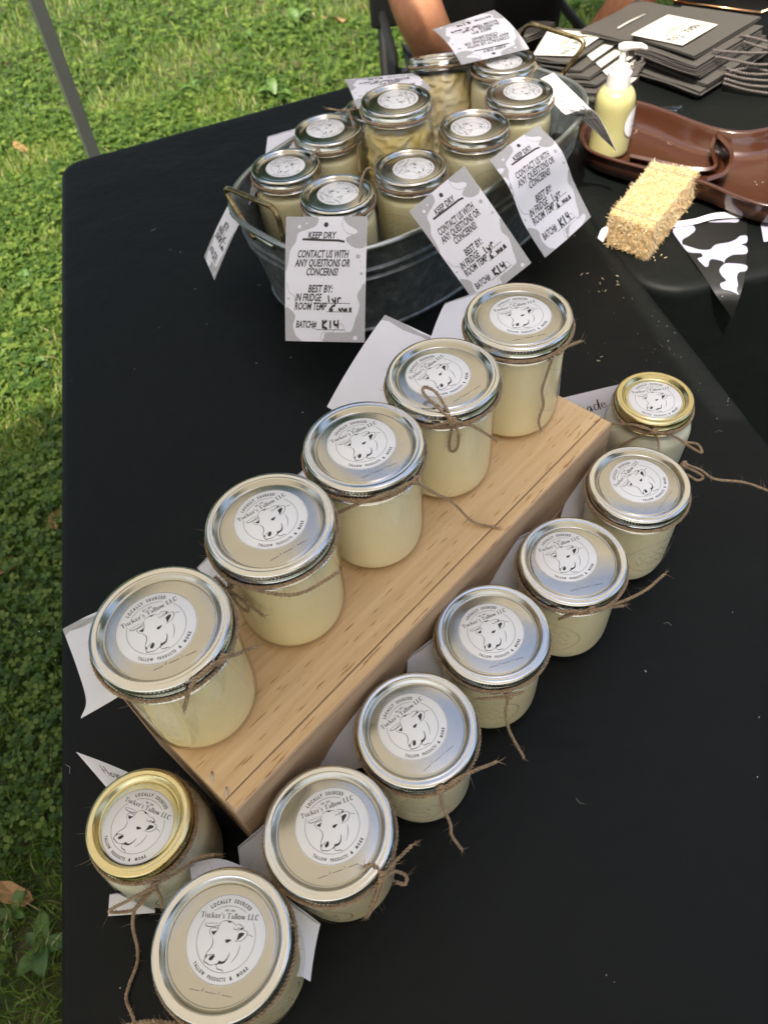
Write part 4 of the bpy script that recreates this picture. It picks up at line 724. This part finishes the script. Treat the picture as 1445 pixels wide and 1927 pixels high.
paper_tag(q2([(17.16,55.36,7.20),(26.04,56.65,7.40),(27.49,54.67,3.00),(18.60,52.62,3.00)]),'tag with cursive handwriting behind the far gold-lidded jar',printed=False,writing=[('Handmade',.02,.72,.42,.2),('nc',.50,.76,.85,.22)])

# ---------------------------------------------------------------- straw bale
bl=empty('straw_bale',(42,96,0),'small toy-sized bale of golden straw on the corner of the second table','straw bale')
bt=[Vector(p) for p in ((34.07,90.92,4.90),(38.30,86.51,4.90),(48.39,98.73,4.90),(43.30,102.37,4.90))]; bb=[Vector((p.x+.35,p.y-.0,.35)) for p in bt]; o0=Vector((42,96,0))
bt=[p-o0 for p in bt]; bb=[p-o0 for p in bb]
mb=MB(); mb.add(bb+bt,[(0,3,2,1),(4,5,6,7),(0,1,5,4),(1,2,6,5),(2,3,7,6),(3,0,4,7)])
core=mat('straw_core',(.5,.34,.14),.9); t=noise(core,150,5,.7); ramp(core,t.outputs['Fac'],[(.3,(.42,.26,.09,1)),(.7,(.75,.55,.25,1))]); obj('straw_core',mb.mesh('straw_core',core,False),bl)
fc=[(bt[0],bt[1],bt[2],bt[3],2600),(bb[0],bb[1],bt[1],bt[0],1500),(bb[1],bb[2],bt[2],bt[1],2200),(bb[3],bb[0],bt[0],bt[3],1200),(bb[2],bb[3],bt[3],bt[2],1200)]
V=[];F=[];TT=[]; RR=np.random.default_rng(3); cen=sum((p for p in bt+bb),Vector())/8
for a,b,c,d,n in fc:
    nr=(b-a).cross(d-a).normalized(); mid=(a+b+c+d)/4
    if (mid-cen).dot(nr)<0: nr=-nr
    end=(abs(((b-a).length)-((d-a).length))<0)
    for i in range(n):
        u,v=RR.random(),RR.random(); p=a.lerp(b,u).lerp(d.lerp(c,u),v)+nr*RR.uniform(-.05,.1)
        out=RR.uniform(.05,.85)**2.4; g_=Vector(RR.normal(0,1,3)); g_=(g_-nr*g_.dot(nr)).normalized(); di=(g_*(1-out*.75)+nr*out).normalized(); l=RR.uniform(.22,.7); w_=RR.uniform(.025,.055); sd=di.cross(nr+Vector(RR.normal(0,.3,3))); sd=sd.normalized()*w_ if sd.length>1e-3 else Vector((w_,0,0)); up_=di.cross(sd).normalized()*w_
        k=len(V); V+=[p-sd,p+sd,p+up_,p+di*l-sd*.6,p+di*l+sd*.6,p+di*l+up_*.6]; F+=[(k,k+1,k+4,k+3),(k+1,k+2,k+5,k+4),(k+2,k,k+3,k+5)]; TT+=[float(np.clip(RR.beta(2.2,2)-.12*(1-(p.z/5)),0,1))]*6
obj('straw_stems',stuff_mesh('straw_stems',np.array([tuple(v) for v in V]),np.array(F),np.array(TT),M['straw']),bl)['kind']='stuff'
mb=MB()
for t_ in (.12,.86):
    loop=[bt[0].lerp(bt[3],t_),bt[1].lerp(bt[2],t_),bb[1].lerp(bb[2],t_),bb[0].lerp(bb[3],t_)]; lp=[]
    for i in range(4): lp+=[loop[i].lerp(loop[(i+1)%4],k/4) for k in range(4)]
    lp=[cen+(p-cen)*1.05 for p in lp]; mb.tube(lp,.05,5,True)
obj('baling_string',mb.mesh('baling_string',mat('grey_string',(.3,.28,.25),.9)),bl)

# ---------------------------------------------------------------- cow-print bunting
bu=empty('bunting',(48,90,0),'white ribbon with a black and white cow-print pennant draped over the table edge','bunting'); ob=Vector((48,90,0))
rb=[(33.59,92.65,0.25),(35.07,94.92,0.30),(38.47,95.29,0.30),(43.48,94.52,0.30),(47.14,94.35,0.35),(50.64,94.92,0.55),(54.67,94.60,0.40),(58.31,94.33,0.35)]; rb2=[(34.03,91.53,0.25),(35.37,93.26,0.30),(38.81,93.88,0.30),(43.43,93.20,0.30),(46.72,93.10,0.35),(50.15,93.53,0.55),(54.20,93.34,0.40),(57.86,93.20,0.35)]
Sr=grid([rb,rb2]); obj('ribbon',sheet(lambda u,v,o=0:Sr(u,v,o)-ob,.05,40,3,'ribbon','ribbon'),bu)
def onT(px): return px
tri=[(43.62,93.45,0.12),(54.74,93.56,0.12),(50.00,81.71,0.12),(44.28,84.24,0.12)]
rows=[[(43.66,93.56,0.13),(49.18,93.62,0.13),(54.77,93.67,0.13)],[(44.17,88.16,0.13),(48.24,87.85,0.13),(52.35,87.52,0.13)],[(44.49,82.66,0.20),(47.22,82.13,0.20),(49.94,81.61,0.20)],[(45.49,78.98,-0.90),(46.97,78.70,-0.90),(48.37,78.44,-0.90)],[(48.17,78.30,-4.20),(48.24,78.29,-4.20),(48.30,78.28,-4.20)]]
Sb=grid(rows); Sb2=lambda u,v,o=0:Sb(u,v,o)-ob
obj('pennant',sheet(Sb2,.04,9,17,'satinb','pennant'),bu)
f=Flat()
def PX(x,y):  # crop trace -> u,v on the pennant (u across, v down)
    v=(y-420-(1405-x)*.12)/177.0; xl=1256+ (1376-1256)*max(0,min(1,(y-427)/170)); xr=1405-28*max(0,min(1,(y-512)/85)) if y>512 else 1405-3*(y-409)/100; return ((x-xl)/max(4,(xr-xl)),max(0,min(1,(y-418)/179)))
def wp(*pts): 
    q=[PX(1120+x/4.446,280+y/4.446) for x,y in pts]; q=[(min(1,max(0,a)),min(1,max(0,b))) for a,b in q]; f.poly(sm2(q,3,True))
wp((620,660),(690,620),(800,625),(815,670),(760,710),(700,740),(700,790),(680,760))
wp((700,780),(760,800),(850,830),(940,835),(990,800),(1100,790),(1170,770),(1200,750),(1265,752),(1262,800),(1215,812),(1262,832),(1262,880),(1140,885),(1075,915),(1060,950),(1050,930),(960,910),(930,930),(925,960),(895,968),(830,905),(870,890),(860,860),(750,845))
wp((940,612),(1060,600),(1100,590),(1262,575),(1265,610),(1210,620),(1180,645),(1100,635),(1000,625))
wp((1100,945),(1260,962),(1258,1005),(1195,1015),(1185,1060),(1190,1120),(1175,1170),(1195,1205),(1120,1170),(1050,1155),(1030,1110),(1085,1085),(1050,1045),(1020,1000),(1050,960))
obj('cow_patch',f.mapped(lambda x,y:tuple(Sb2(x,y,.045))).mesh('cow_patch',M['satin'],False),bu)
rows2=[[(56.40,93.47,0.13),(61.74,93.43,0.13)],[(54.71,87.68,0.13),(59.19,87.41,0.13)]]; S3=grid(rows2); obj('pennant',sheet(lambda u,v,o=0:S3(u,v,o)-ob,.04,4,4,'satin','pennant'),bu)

# ---------------------------------------------------------------- brown divided tray
tr_=empty('serving_tray',(52,110,0),'glossy brown plastic divided tray with droplets, under the pump bottle','tray'); ot=Vector((52,110,0))
out=[(35.87,113.45,3.60),(37.45,117.49,3.60),(41.31,122.07,3.60),(45.45,123.36,3.80),(47.61,122.17,4.00),(50.77,118.30,4.00),(53.49,114.13,4.00),(55.97,111.33,4.00),(58.99,109.62,4.00),(62.95,109.82,4.00),(68.06,111.61,4.00),(72.18,110.10,4.00),(71.98,102.87,4.00),(67.00,93.72,4.00),(59.93,89.07,4.00),(55.02,89.98,4.00),(51.64,93.23,4.00),(49.12,96.96,4.00),(45.30,100.32,3.80),(41.03,103.68,3.70),(37.69,106.92,3.60),(35.86,109.87,3.60)]
O=[Vector(p)-ot for p in resample(smooth(out,4,True),1.0,True)]; N=len(O)
def inset(d,z,fn=lambda p:0):
    r=[]
    for i in range(N):
        a=O[i-2]; b=O[(i+2)%N]; t_=(b-a); t_.z=0; t_.normalize(); n=Vector((-t_.y,t_.x,0)); c=sum(O,Vector())/N
        r.append(n)
    s=1 if sum(r[i].dot(sum(O,Vector())/N-O[i]) for i in range(N))>0 else -1
    return [(O[i].x+s*r[i].x*d,O[i].y+s*r[i].y*d,z) for i in range(N)]
rings=[inset(2.6,.25),inset(1.9,.3),inset(.9,1.2),inset(.45,2.6),inset(.35,3.6),inset(-.05,3.75),inset(-.12,3.95),inset(.0,4.1),inset(.35,4.1),inset(.6,3.9),inset(.8,3.0),inset(1.3,1.6),inset(2.0,.95),inset(2.9,.8)]
obj('tray_body',loft(rings,True,True).mesh('tray_body',M['brown'],True,60),tr_)
dv=[(53.89,105.46,1.00),(56.23,109.35,1.00),(57.24,113.75,1.00),(58.53,116.19,1.00)]
Sd=grid([[(49.90,98.33,3.70),(52.98,99.58,3.90),(55.51,104.42,3.90),(55.50,109.51,3.90),(56.39,111.11,3.90)],[(51.47,102.43,0.80),(54.32,103.00,0.80),(56.92,107.99,0.80),(56.71,113.27,0.80),(58.03,114.66,0.80)]]); obj('divider',sheet(lambda u,v,o=0:Sd(u,v,o)-ot,.55,22,4,'brown','divider'),tr_)
Sd2=grid([[(42.82,110.14,2.00),(47.04,106.96,2.00),(50.86,104.25,2.00),(53.51,104.19,2.20),(54.29,108.23,2.60),(55.60,110.61,3.20)],[(43.31,111.09,0.80),(47.59,107.88,0.80),(51.46,105.15,0.80),(54.94,105.61,0.80),(56.29,110.71,0.80),(57.80,114.03,0.80)]]); obj('inner_ridge',sheet(lambda u,v,o=0:Sd2(u,v,o)-ot,.5,26,4,'brown','inner_ridge'),tr_)
mb=MB(); R=random.Random(9)
for i in range(26):
    p=random.Random(i).choice([(50.23,116.29,0.90),(48.75,121.32,1.20),(50.44,119.18,1.00),(50.88,114.43,0.90),(55.32,113.12,1.20),(58.76,100.76,1.00),(46.72,118.66,1.00)]); mb.lathe([(0,.0),(.16,.02),(.12,.12),(0,.16)],8,None,p[0]-52+R.uniform(-.9,.9),p[1]-110+R.uniform(-.9,.9),False) if False else mb.add([(x+p[0]-52+R.uniform(0,.0),y+p[1]-110,z+p[2]) for x,y,z in [(.12,0,0),(0,.12,0),(-.12,0,0),(0,-.12,0),(0,0,.1)]],[(0,1,4),(1,2,4),(2,3,4),(3,0,4)])
    mb.v=[(a,b,c) for a,b,c in mb.v[:-5]]+[(a+R.uniform(-.7,.7)*0+dx_,b+dy_,c) for (dx_,dy_) in [(R.uniform(-.8,.8),R.uniform(-.8,.8))] for a,b,c in mb.v[-5:]]
obj('droplets',mb.mesh('droplets',mat('water_drop',(.8,.8,.78),.05,**{'Transmission_Weight':.7})),tr_)['kind']='stuff'
mb=MB(); Sp=grid([[(52.51,127.15,0.50),(55.59,124.67,1.60)],[(54.02,124.57,0.30),(55.23,123.03,1.20)]],bend_=.3); op=Vector((54,122,0))
tag(obj('plastic_sachet',sheet(lambda u,v,o=0:Sp(u,v,o)-op,.06,6,5,'clear','plastic_sachet'),None,tuple(op)),'small clear plastic sachet on the cloth behind the brown tray','sachet')

# ---------------------------------------------------------------- pump bottle
pb=empty('pump_bottle',(40.7,114.3,.9),'pale yellow lotion bottle with a white pump standing in the brown tray','bottle')
bp=[(2.6,0),(2.95,.15),(3.12,.6),(3.05,2.5),(2.98,4.2),(3.0,6.2),(3.0,7.4),(2.85,8.3),(2.4,9.1),(1.75,9.55),(1.45,9.7),(1.4,10.0)]
g=MB(); g.lathe([(.01,0)]+smprof(bp),56,caps=False); obj('bottle_body',g.mesh('bottle_body',M['bottle']),pb)
g=MB(); g.lathe([(.01,.15)]+[(max(.01,r-.13),z+.05) for r,z in smprof(bp)]+[(.01,9.9)],56,caps=False); obj('lotion',g.mesh('lotion',M['lotion']),pb)
g=MB(); g.lathe([(1.62,9.55),(1.68,9.6),(1.68,11.5),(1.55,11.6),(1.25,11.65),(1.25,12.3),(1.15,12.4),(.45,12.42)],60,lambda r,z,a:r-.03*(r>1.6 and math.cos(a*40)>0),caps=True); obj('collar',g.mesh('collar',M['pump'],True,40),pb)
g=MB(); g.lathe([(.42,12.4),(.45,13.6),(.38,13.65),(.4,14.6)],20); obj('stem',g.mesh('stem',M['pump'],True,40),pb)
g=MB(); g.tube([(-.75,.1,14.7),(-.1,0,14.75),(1.0,-.15,14.8),(2.2,-.3,14.75),(2.95,-.38,14.45),(3.2,-.4,14.2)],[.45,.62,.5,.42,.32,.22],12); obj('spout',g.mesh('spout',M['pump']),pb)
Sl=lambda u,v,o=0:Vector((math.cos(-1.25+u*1.35)*(3.04+o),math.sin(-1.25+u*1.35)*(3.04+o),7.2-v*4.4))
f=Flat(); f.poly([(.5+.5*math.cos(a*.2618),.5+.5*math.sin(a*.2618)) for a in range(24)]); 
mb=MB(); 
rr=[(0,0)]
V=[];F=[]
for k in range(7):
    for a in range(24): V.append(tuple(Sl(.5+.5*k/6*math.cos(a*.2618),.5+.5*k/6*math.sin(a*.2618),.02)))
F=[(k*24+a,k*24+(a+1)%24,(k+1)*24+(a+1)%24,(k+1)*24+a) for k in range(6) for a in range(24)]; mb.add(V,F); lb=obj('bottle_label',mb.mesh('bottle_label',M['white']),pb)
f=Flat(); cow(f,lambda x,y:(.5+.36*x,.5-.36*y),k=.36); obj('print',f.mapped(lambda x,y:tuple(Sl(x,y,.05))).mesh('print',M['ink'],False),lb)

# ---------------------------------------------------------------- paper bags
def bag(quad,z,label,labelquad=None,slot=None,th=.35,cord=None,group='flat black paper bags stacked on the second table',edge=False):
    c=sum((Vector(p) for p in quad),Vector())/4; root=empty('paper_bag',tuple(c),label,'bag',group)
    rows=[[quad[0],quad[1]],[quad[3],quad[2]]]; Sf=grid(rows); R=random.Random(int(abs(z*97+quad[0][0]*13)))
    ph=R.uniform(0,6)
    S2=lambda u,v,o=0:Sf(u,v,0)-c+Vector((0,0,o+.12*math.sin(u*7+ph)*math.sin(v*5+1)+.18*max(0,u-.8)*R.choice((1,)) ))
    mb=MB()
    for k in range(3):
        p1,p2,dx,dy,cu=R.uniform(0,6),R.uniform(0,6),R.uniform(-.35,.35),R.uniform(-.35,.35),R.uniform(-.15,.35)
        S3=lambda u,v,o=0:S2(u,v,o)+Vector((dx,dy,0))*(1 if k<2 else 0)+Vector((0,0,-(2-k)*th*.62+(.10*math.sin(u*9+p1)*math.sin(v*7+p2)+cu*max(0,u-.82)*3+.12*abs(math.sin(v*11+p1))*max(0,.12-v)*8)*(1 if k<2 else .5)))
        me=sheet(S3,.10 if k<2 else .08,20,12,'bag','bag_body'); o_=len(mb.v); mb.add([tuple(v.co/S) for v in me.vertices],[tuple(p.vertices) for p in me.polygons]); bpy.data.meshes.remove(me)
    obj('bag_body',mb.mesh('bag_body',M['bag'],True,40),root)
    if labelquad:
        Lf=grid([[labelquad[0],labelquad[1]],[labelquad[3],labelquad[2]]],bend_=.04,axis='u'); L2=lambda u,v,o=0:Lf(u,v,0)-c+Vector((0,0,o+.22))
        lb=obj('bag_label',sheet(L2,.03,9,5,'label','bag_label'),root); f=Flat(); cow(f,lambda x,y:(.5+.21*x,.76-.19*y),k=.3,bold=1.1)
        for i,(t_,w0,w1,y,h_) in enumerate((('FOR SUPPORTING OUR SMALL',.15,.85,.49,.04),('BUSINESS',.36,.64,.56,.04))): f.text(t_,w0+.0,w1,y,-h_)
        hand(f,'Thank You',.07,.95,.35,-.22,.022)
        obj('print',f.mapped(lambda x,y:tuple(L2(x,y,.035))).mesh('print',M['tagink'],False),lb)
    if slot:
        mb=MB(); mb.tube([Vector(p)-c for p in slot],.16,6); obj('handle_slot',mb.mesh('handle_slot',M['label']),root)
    if cord:
        mb=MB()
        for pts in cord: rope(mb,[Vector(p)-c for p in pts],R=.13,rs=.13,pitch=.9,fuzz=0,fray=False,k=5)
        obj('cord_handle',mb.mesh('cord_handle',M['cord']),root)
    return root
R=random.Random(12)
def lift(q,z,dx=0,dy=0): return [(p[0]+dx,p[1]+dy,z) for p in q]
Bq=[(51.89,142.28,5.60),(63.76,152.28,5.60),(74.72,144.08,5.60),(59.00,132.01,5.60)]
Aq=[(44.45,148.39,5.00),(57.43,158.60,5.00),(64.74,152.75,5.00),(51.82,141.66,5.00)]
LS=['second','third','fourth','fifth','sixth','seventh']
for i in range(6):
    z=.75+i*.80; q=lift(Bq,z,1.4-R.uniform(0,2.4)+(5-i)*.2,-3.3+R.uniform(-1.3,1.3)+i*.2)
    bag(q,z,'flat black paper bag, %s down in the right-hand stack'%LS[5-i],cord=None,th=.42)
bag(Aq,5.0,'black paper bag with a pale handle slot, lying left under the top bag',slot=[(50.66,146.95,5.30),(53.44,149.12,5.35),(56.82,151.47,5.30)])
cords=[[(62.84,134.01,5.40),(65.54,131.89,5.60),(69.59,130.88,5.40),(74.34,131.46,5.00)],[(63.07,132.96,4.80),(65.94,131.02,4.60),(69.17,129.01,4.40),(74.69,129.36,4.00)],[(69.34,138.87,5.20),(71.41,137.48,5.00),(73.46,135.68,4.80),(76.13,133.29,4.60)],[(69.63,137.73,4.60),(71.72,135.48,4.40),(74.57,133.49,4.20)]]
bag(Bq,5.6,'top black paper bag of the right-hand stack with a white Thank You label',labelquad=[(66.51,142.04,5.75),(58.24,135.65,5.75),(51.41,142.01,5.75),(59.92,148.50,5.75)],cord=cords)
# coils of twisted handles sticking out of the pile
for i,pts in enumerate([[(64.69,131.49,3.40),(67.14,129.53,3.10),(70.31,128.54,3.00),(74.71,128.58,3.00)],[(64.41,130.99,2.80),(67.12,128.98,2.50),(70.77,127.95,2.20),(74.73,127.80,2.00)],[(64.37,130.43,2.20),(67.46,128.17,1.80),(71.11,127.15,1.50),(74.49,126.71,1.40)],[(64.31,130.27,1.60),(67.27,128.29,1.10),(71.18,126.65,0.70),(74.48,126.04,0.60)],[(65.06,130.65,3.20),(68.09,130.08,3.60),(70.67,128.67,3.40),(73.32,127.34,3.00)]]):
    mb=MB(); c=Vector(pts[1]); rope(mb,[Vector(p)-c for p in pts],R=.13,rs=.13,pitch=.9,fuzz=0,fray=False,k=5); rope(mb,[Vector(p)-c+Vector((.2,.3,-.35)) for p in pts],R=.13,rs=.13,pitch=.9,fuzz=0,fray=False,k=5)
    tag(obj('bag_handle',mb.mesh('bag_handle',M['cord']),None,tuple(c)),['uppermost','second','third','lowest','crossing'][i]+' pair of twisted cord bag handles at the right edge','cord','twisted cord handles sticking out of the bag stack')
mb=MB(); c=Vector((52.22,140.48,2.00))
for i in range(9):
    a=i*.7; rope(mb,[Vector((math.cos(a+k*.8)*(1.6+.3*math.sin(i*2)),math.sin(a+k*.8)*(3.2-.2*i*.5),1.2+.28*i+.5*math.sin(k+i))) for k in range(6)],R=.1,rs=.11,pitch=.8,fuzz=0,fray=False)
tag(obj('cord_tangle',mb.mesh('cord_tangle',M['cord']),None,(c.x,c.y,0)),'tangle of black cord handles behind the white pump','cord')
# left, white-lined stack
Cq=[(34.32,141.48,4.20),(41.21,153.00,4.20),(50.71,147.86,4.20),(40.53,138.06,4.20)]
for i,(dx,dy,z) in enumerate(((4.5,-7.5,.4),(3.8,-5.6,1.1),(3.4,-4.0,1.8),(2.6,-2.4,2.5),(1.4,-1.0,3.2))):
    q=lift(Cq,z,dx,dy); b_=bag(q,z,'black paper bag with a white label, %s up in the fanned left-hand pile'%['lowest','second','third','fourth','fifth'][i],th=.25)
    lq=[Vector(q[3]).lerp(Vector(q[2]),.25),Vector(q[3]).lerp(Vector(q[2]),1.0),Vector(q[3]).lerp(Vector(q[2]),1.0).lerp(Vector(q[1]),.35),Vector(q[3]).lerp(Vector(q[2]),.25).lerp(Vector(q[1]),.32)]
    c=b_.location/S; Lf=grid([[lq[0],lq[1]],[lq[3],lq[2]]]); obj('bag_label',sheet(lambda u,v,o=0:Lf(u,v,0)-c+Vector((0,0,.32+o)),.04,5,4,'label','bag_label'),b_)
bag(Cq,4.2,'top black paper bag of the left-hand pile, its label under the wire handle',labelquad=[(48.45,147.01,4.40),(40.97,139.59,4.40),(34.55,141.78,4.40),(39.54,151.71,4.40)])
bag([(34.31,159.82,1.20),(39.49,165.07,1.20),(43.67,162.79,1.20),(36.91,157.57,1.20)],1.2,'black paper bag corner showing beyond the sunlit tag',th=.6)
# black box with copper edges
cb=empty('black_box',(84,170,0),'black tray box with thin copper edging at the top right','box'); cc=Vector((84,170,0))
cq=[Vector(p)-cc for p in ((63.70,156.16,5.00),(76.01,146.89,5.00),(92.50,156.27,5.00),(79.50,169.00,5.00))]; lo_=[Vector((p.x,p.y,.3)) for p in cq]
mb=MB(); ins=[p.lerp(sum(cq,Vector())/4,.04) for p in cq]; insl=[Vector((p.x,p.y,.8)) for p in ins]
mb.add(lo_+cq+ins+insl,[(0,1,2,3)]+[(i,(i+1)%4,4+(i+1)%4,4+i) for i in range(4)]+[(4+i,4+(i+1)%4,8+(i+1)%4,8+i) for i in range(4)]+[(8+i,8+(i+1)%4,12+(i+1)%4,12+i) for i in range(4)]+[(12,13,14,15)]); obj('box_shell',mb.mesh('box_shell',M['chair'],False),cb)
for i in range(4): mb=MB(); mb.tube([cq[i]+Vector((0,0,.15)),cq[(i+1)%4]+Vector((0,0,.15))],.22,6); obj('copper_edge',mb.mesh('copper_edge',M['copper']),cb)

# ---------------------------------------------------------------- person and chair
pr=empty('person',(34,196,GZ),'person in a black shirt sitting behind the tables with bare forearms','person'); oP=Vector((34,196,GZ))
def skin_mesh(name,verts,edges,rad,m,sub=2,root=0):
    me=bpy.data.meshes.new(name); me.from_pydata([tuple((Vector(v)-oP)*S) for v in verts],edges,[]); o=bpy.data.objects.new(name,me); col.objects.link(o)
    sk=o.modifiers.new('skin','SKIN'); sk.use_smooth_shade=True; ss=o.modifiers.new('sub','SUBSURF'); ss.levels=sub; ss.render_levels=sub
    for i,r in enumerate(rad): me.skin_vertices[0].data[i].radius=(r[0]*S,r[1]*S) if isinstance(r,tuple) else (r*S,r*S)
    me.skin_vertices[0].data[root].use_root=True; dg=bpy.context.evaluated_depsgraph_get(); em=bpy.data.meshes.new_from_object(o.evaluated_get(dg)); em.name=name; bpy.data.objects.remove(o); em.materials.clear(); em.materials.append(m)
    em.polygons.foreach_set('use_smooth',[True]*len(em.polygons)); return em
body_v=[(36,196,-26),(36,186,-5),(36,184,15),(34,187,30),(34,187,40),(34,184,50),(34,182,58), (17,188,30),(14,179,18),(17,163,6),(25,174,-12),(36,180,-19),(40,181,-20), (52,188,30),(60,178,14),(60,164,5),(55,174,-10),(44,180,-17),(40,181,-17),
 (25,194,-28),(22,162,-30),(22,158,-55),(22,160,GZ+8),(21,148,GZ+4), (43,194,-28),(48,162,-30),(48,158,-55),(48,160,GZ+8),(49,148,GZ+4)]
E_=[(0,1),(1,2),(2,3),(3,4),(4,5),(5,6),(3,7),(7,8),(8,9),(9,10),(10,11),(11,12),(3,13),(13,14),(14,15),(15,16),(16,17),(17,18),(0,19),(19,20),(20,21),(21,22),(22,23),(0,24),(24,25),(25,26),(26,27),(27,28)]
rd=[(15,11),(14,11),(15,11),(12,9),5.5,(8,9.5),(7,8),7.0,5.4,5.0,4.4,3.0,3.6,7.0,5.4,4.9,4.2,3.0,3.6,9,8,6,4.5,3.5,9,8,6,4.5,3.5]
obj('body',skin_mesh('body',body_v,E_,rd,M['skin']),pr)
sv=body_v[:4]+[body_v[7],(13.5,183,22),body_v[13],(57,183,22)]; obj('shirt',skin_mesh('shirt',sv,[(0,1),(1,2),(2,3),(3,4),(4,5),(3,6),(6,7)],[(17,13),(15.5,17),(15.5,16),(13.5,10.5),8.6,7.4,8.6,7.4],M['shirt']),pr)
tv=[body_v[i] for i in (0,19,20,21,22,24,25,26,27)]; obj('trousers',skin_mesh('trousers',tv,[(0,1),(1,2),(2,3),(3,4),(0,5),(5,6),(6,7),(7,8)],[(16,12),10.5,9.2,7.2,6,10.5,9.2,7.2,6],M['jeans']),pr)
for sx in (22,48):
    mb=bevelbox((8,24,7),1.8); obj('shoe',mb.mesh('shoe',M['chair']),pr,tuple(Vector((sx,152,GZ+4))-oP))
mb=MB(); mb.lathe([(0,10.5),(5,9.8),(8.6,6),(9.6,0),(9,-5),(7.5,-7)],24,lambda r,z,a:r*(1+.06*math.sin(a*5+z)),caps=False); obj('hair',mb.mesh('hair',M['hair']),pr,tuple(Vector((34,186.5,55))-oP))
def face_bit(name,pts,r,m): mb=MB(); mb.tube([Vector(p)-oP for p in pts],r,8); obj(name,mb.mesh(name,m),pr)
for sx in (30.8,37.2): face_bit('eye',[(sx-.9,173.6,54),(sx+.9,173.6,54)],.9,M['white'])
face_bit('nose',[(34,174,54.5),(34,172.2,51.5),(34,173.5,50.6)],[.7,1.3,.8],M['skin']); face_bit('mouth',[(31.8,174.6,47.6),(34,173.8,47.4),(36.2,174.6,47.6)],.55,mat('lip',(.42,.15,.11),.5))
for sx in (25.8,42.2): face_bit('ear',[(sx,183,55.5),(sx,183,51)],[1.6,1.0],M['skin'])
for base,fs in (((40,181,-20),1),((40,181,-17),-1)):
    for k in range(5):
        b=Vector(base)+Vector((fs*1.5,(k-2)*1.7,-.5)); d=Vector((fs,0,-.25)) if k else Vector((fs*.4,-1,-.2)); ln=(4.5,7,7.8,7.2,5.6)[k]; mb=MB(); mb.tube([b-oP,b+d*ln*.5-oP,b+d*ln*.8+Vector((0,0,-1.4))-oP,b+d*ln*.9+Vector((0,0,-2.6))-oP],[.95,.85,.78,.6],8); obj('finger',mb.mesh('finger',M['skin']),pr)
ch=empty('chair',(34,204,GZ),'black folding chair under the seated person, one rail beside the elbow','chair'); oc=Vector((34,204,GZ))
obj('seat',bevelbox((46,44,3),.8).mesh('seat',M['chair']),ch,tuple(Vector((34,200,-37))-oc)); obj('backrest',bevelbox((46,3,30),.8).mesh('backrest',M['chair']),ch,tuple(Vector((34,221,-2))-oc))
for sx in (14,58):
    mb=MB(); mb.tube([Vector(p)-oc for p in ((sx,222,14),(sx,220,-36),(sx,182,GZ+1))],1.4,8); obj('leg',mb.mesh('leg',M['chair']),ch)
    mb=MB(); mb.tube([Vector(p)-oc for p in ((sx,184,-36),(sx,224,GZ+1))],1.4,8); obj('leg',mb.mesh('leg',M['chair']),ch)
    mb=MB(); mb.tube([Vector(p)-oc for p in ((sx,221,-14),(sx,192,-12),(sx-1 if sx<30 else sx+1,174,-14),(sx,176,-34))],1.1,8); obj('armrest',mb.mesh('armrest',M['chair']),ch)
print('objects',len(bpy.data.objects),'tris',sum(len(me.polygons) for me in bpy.data.meshes))
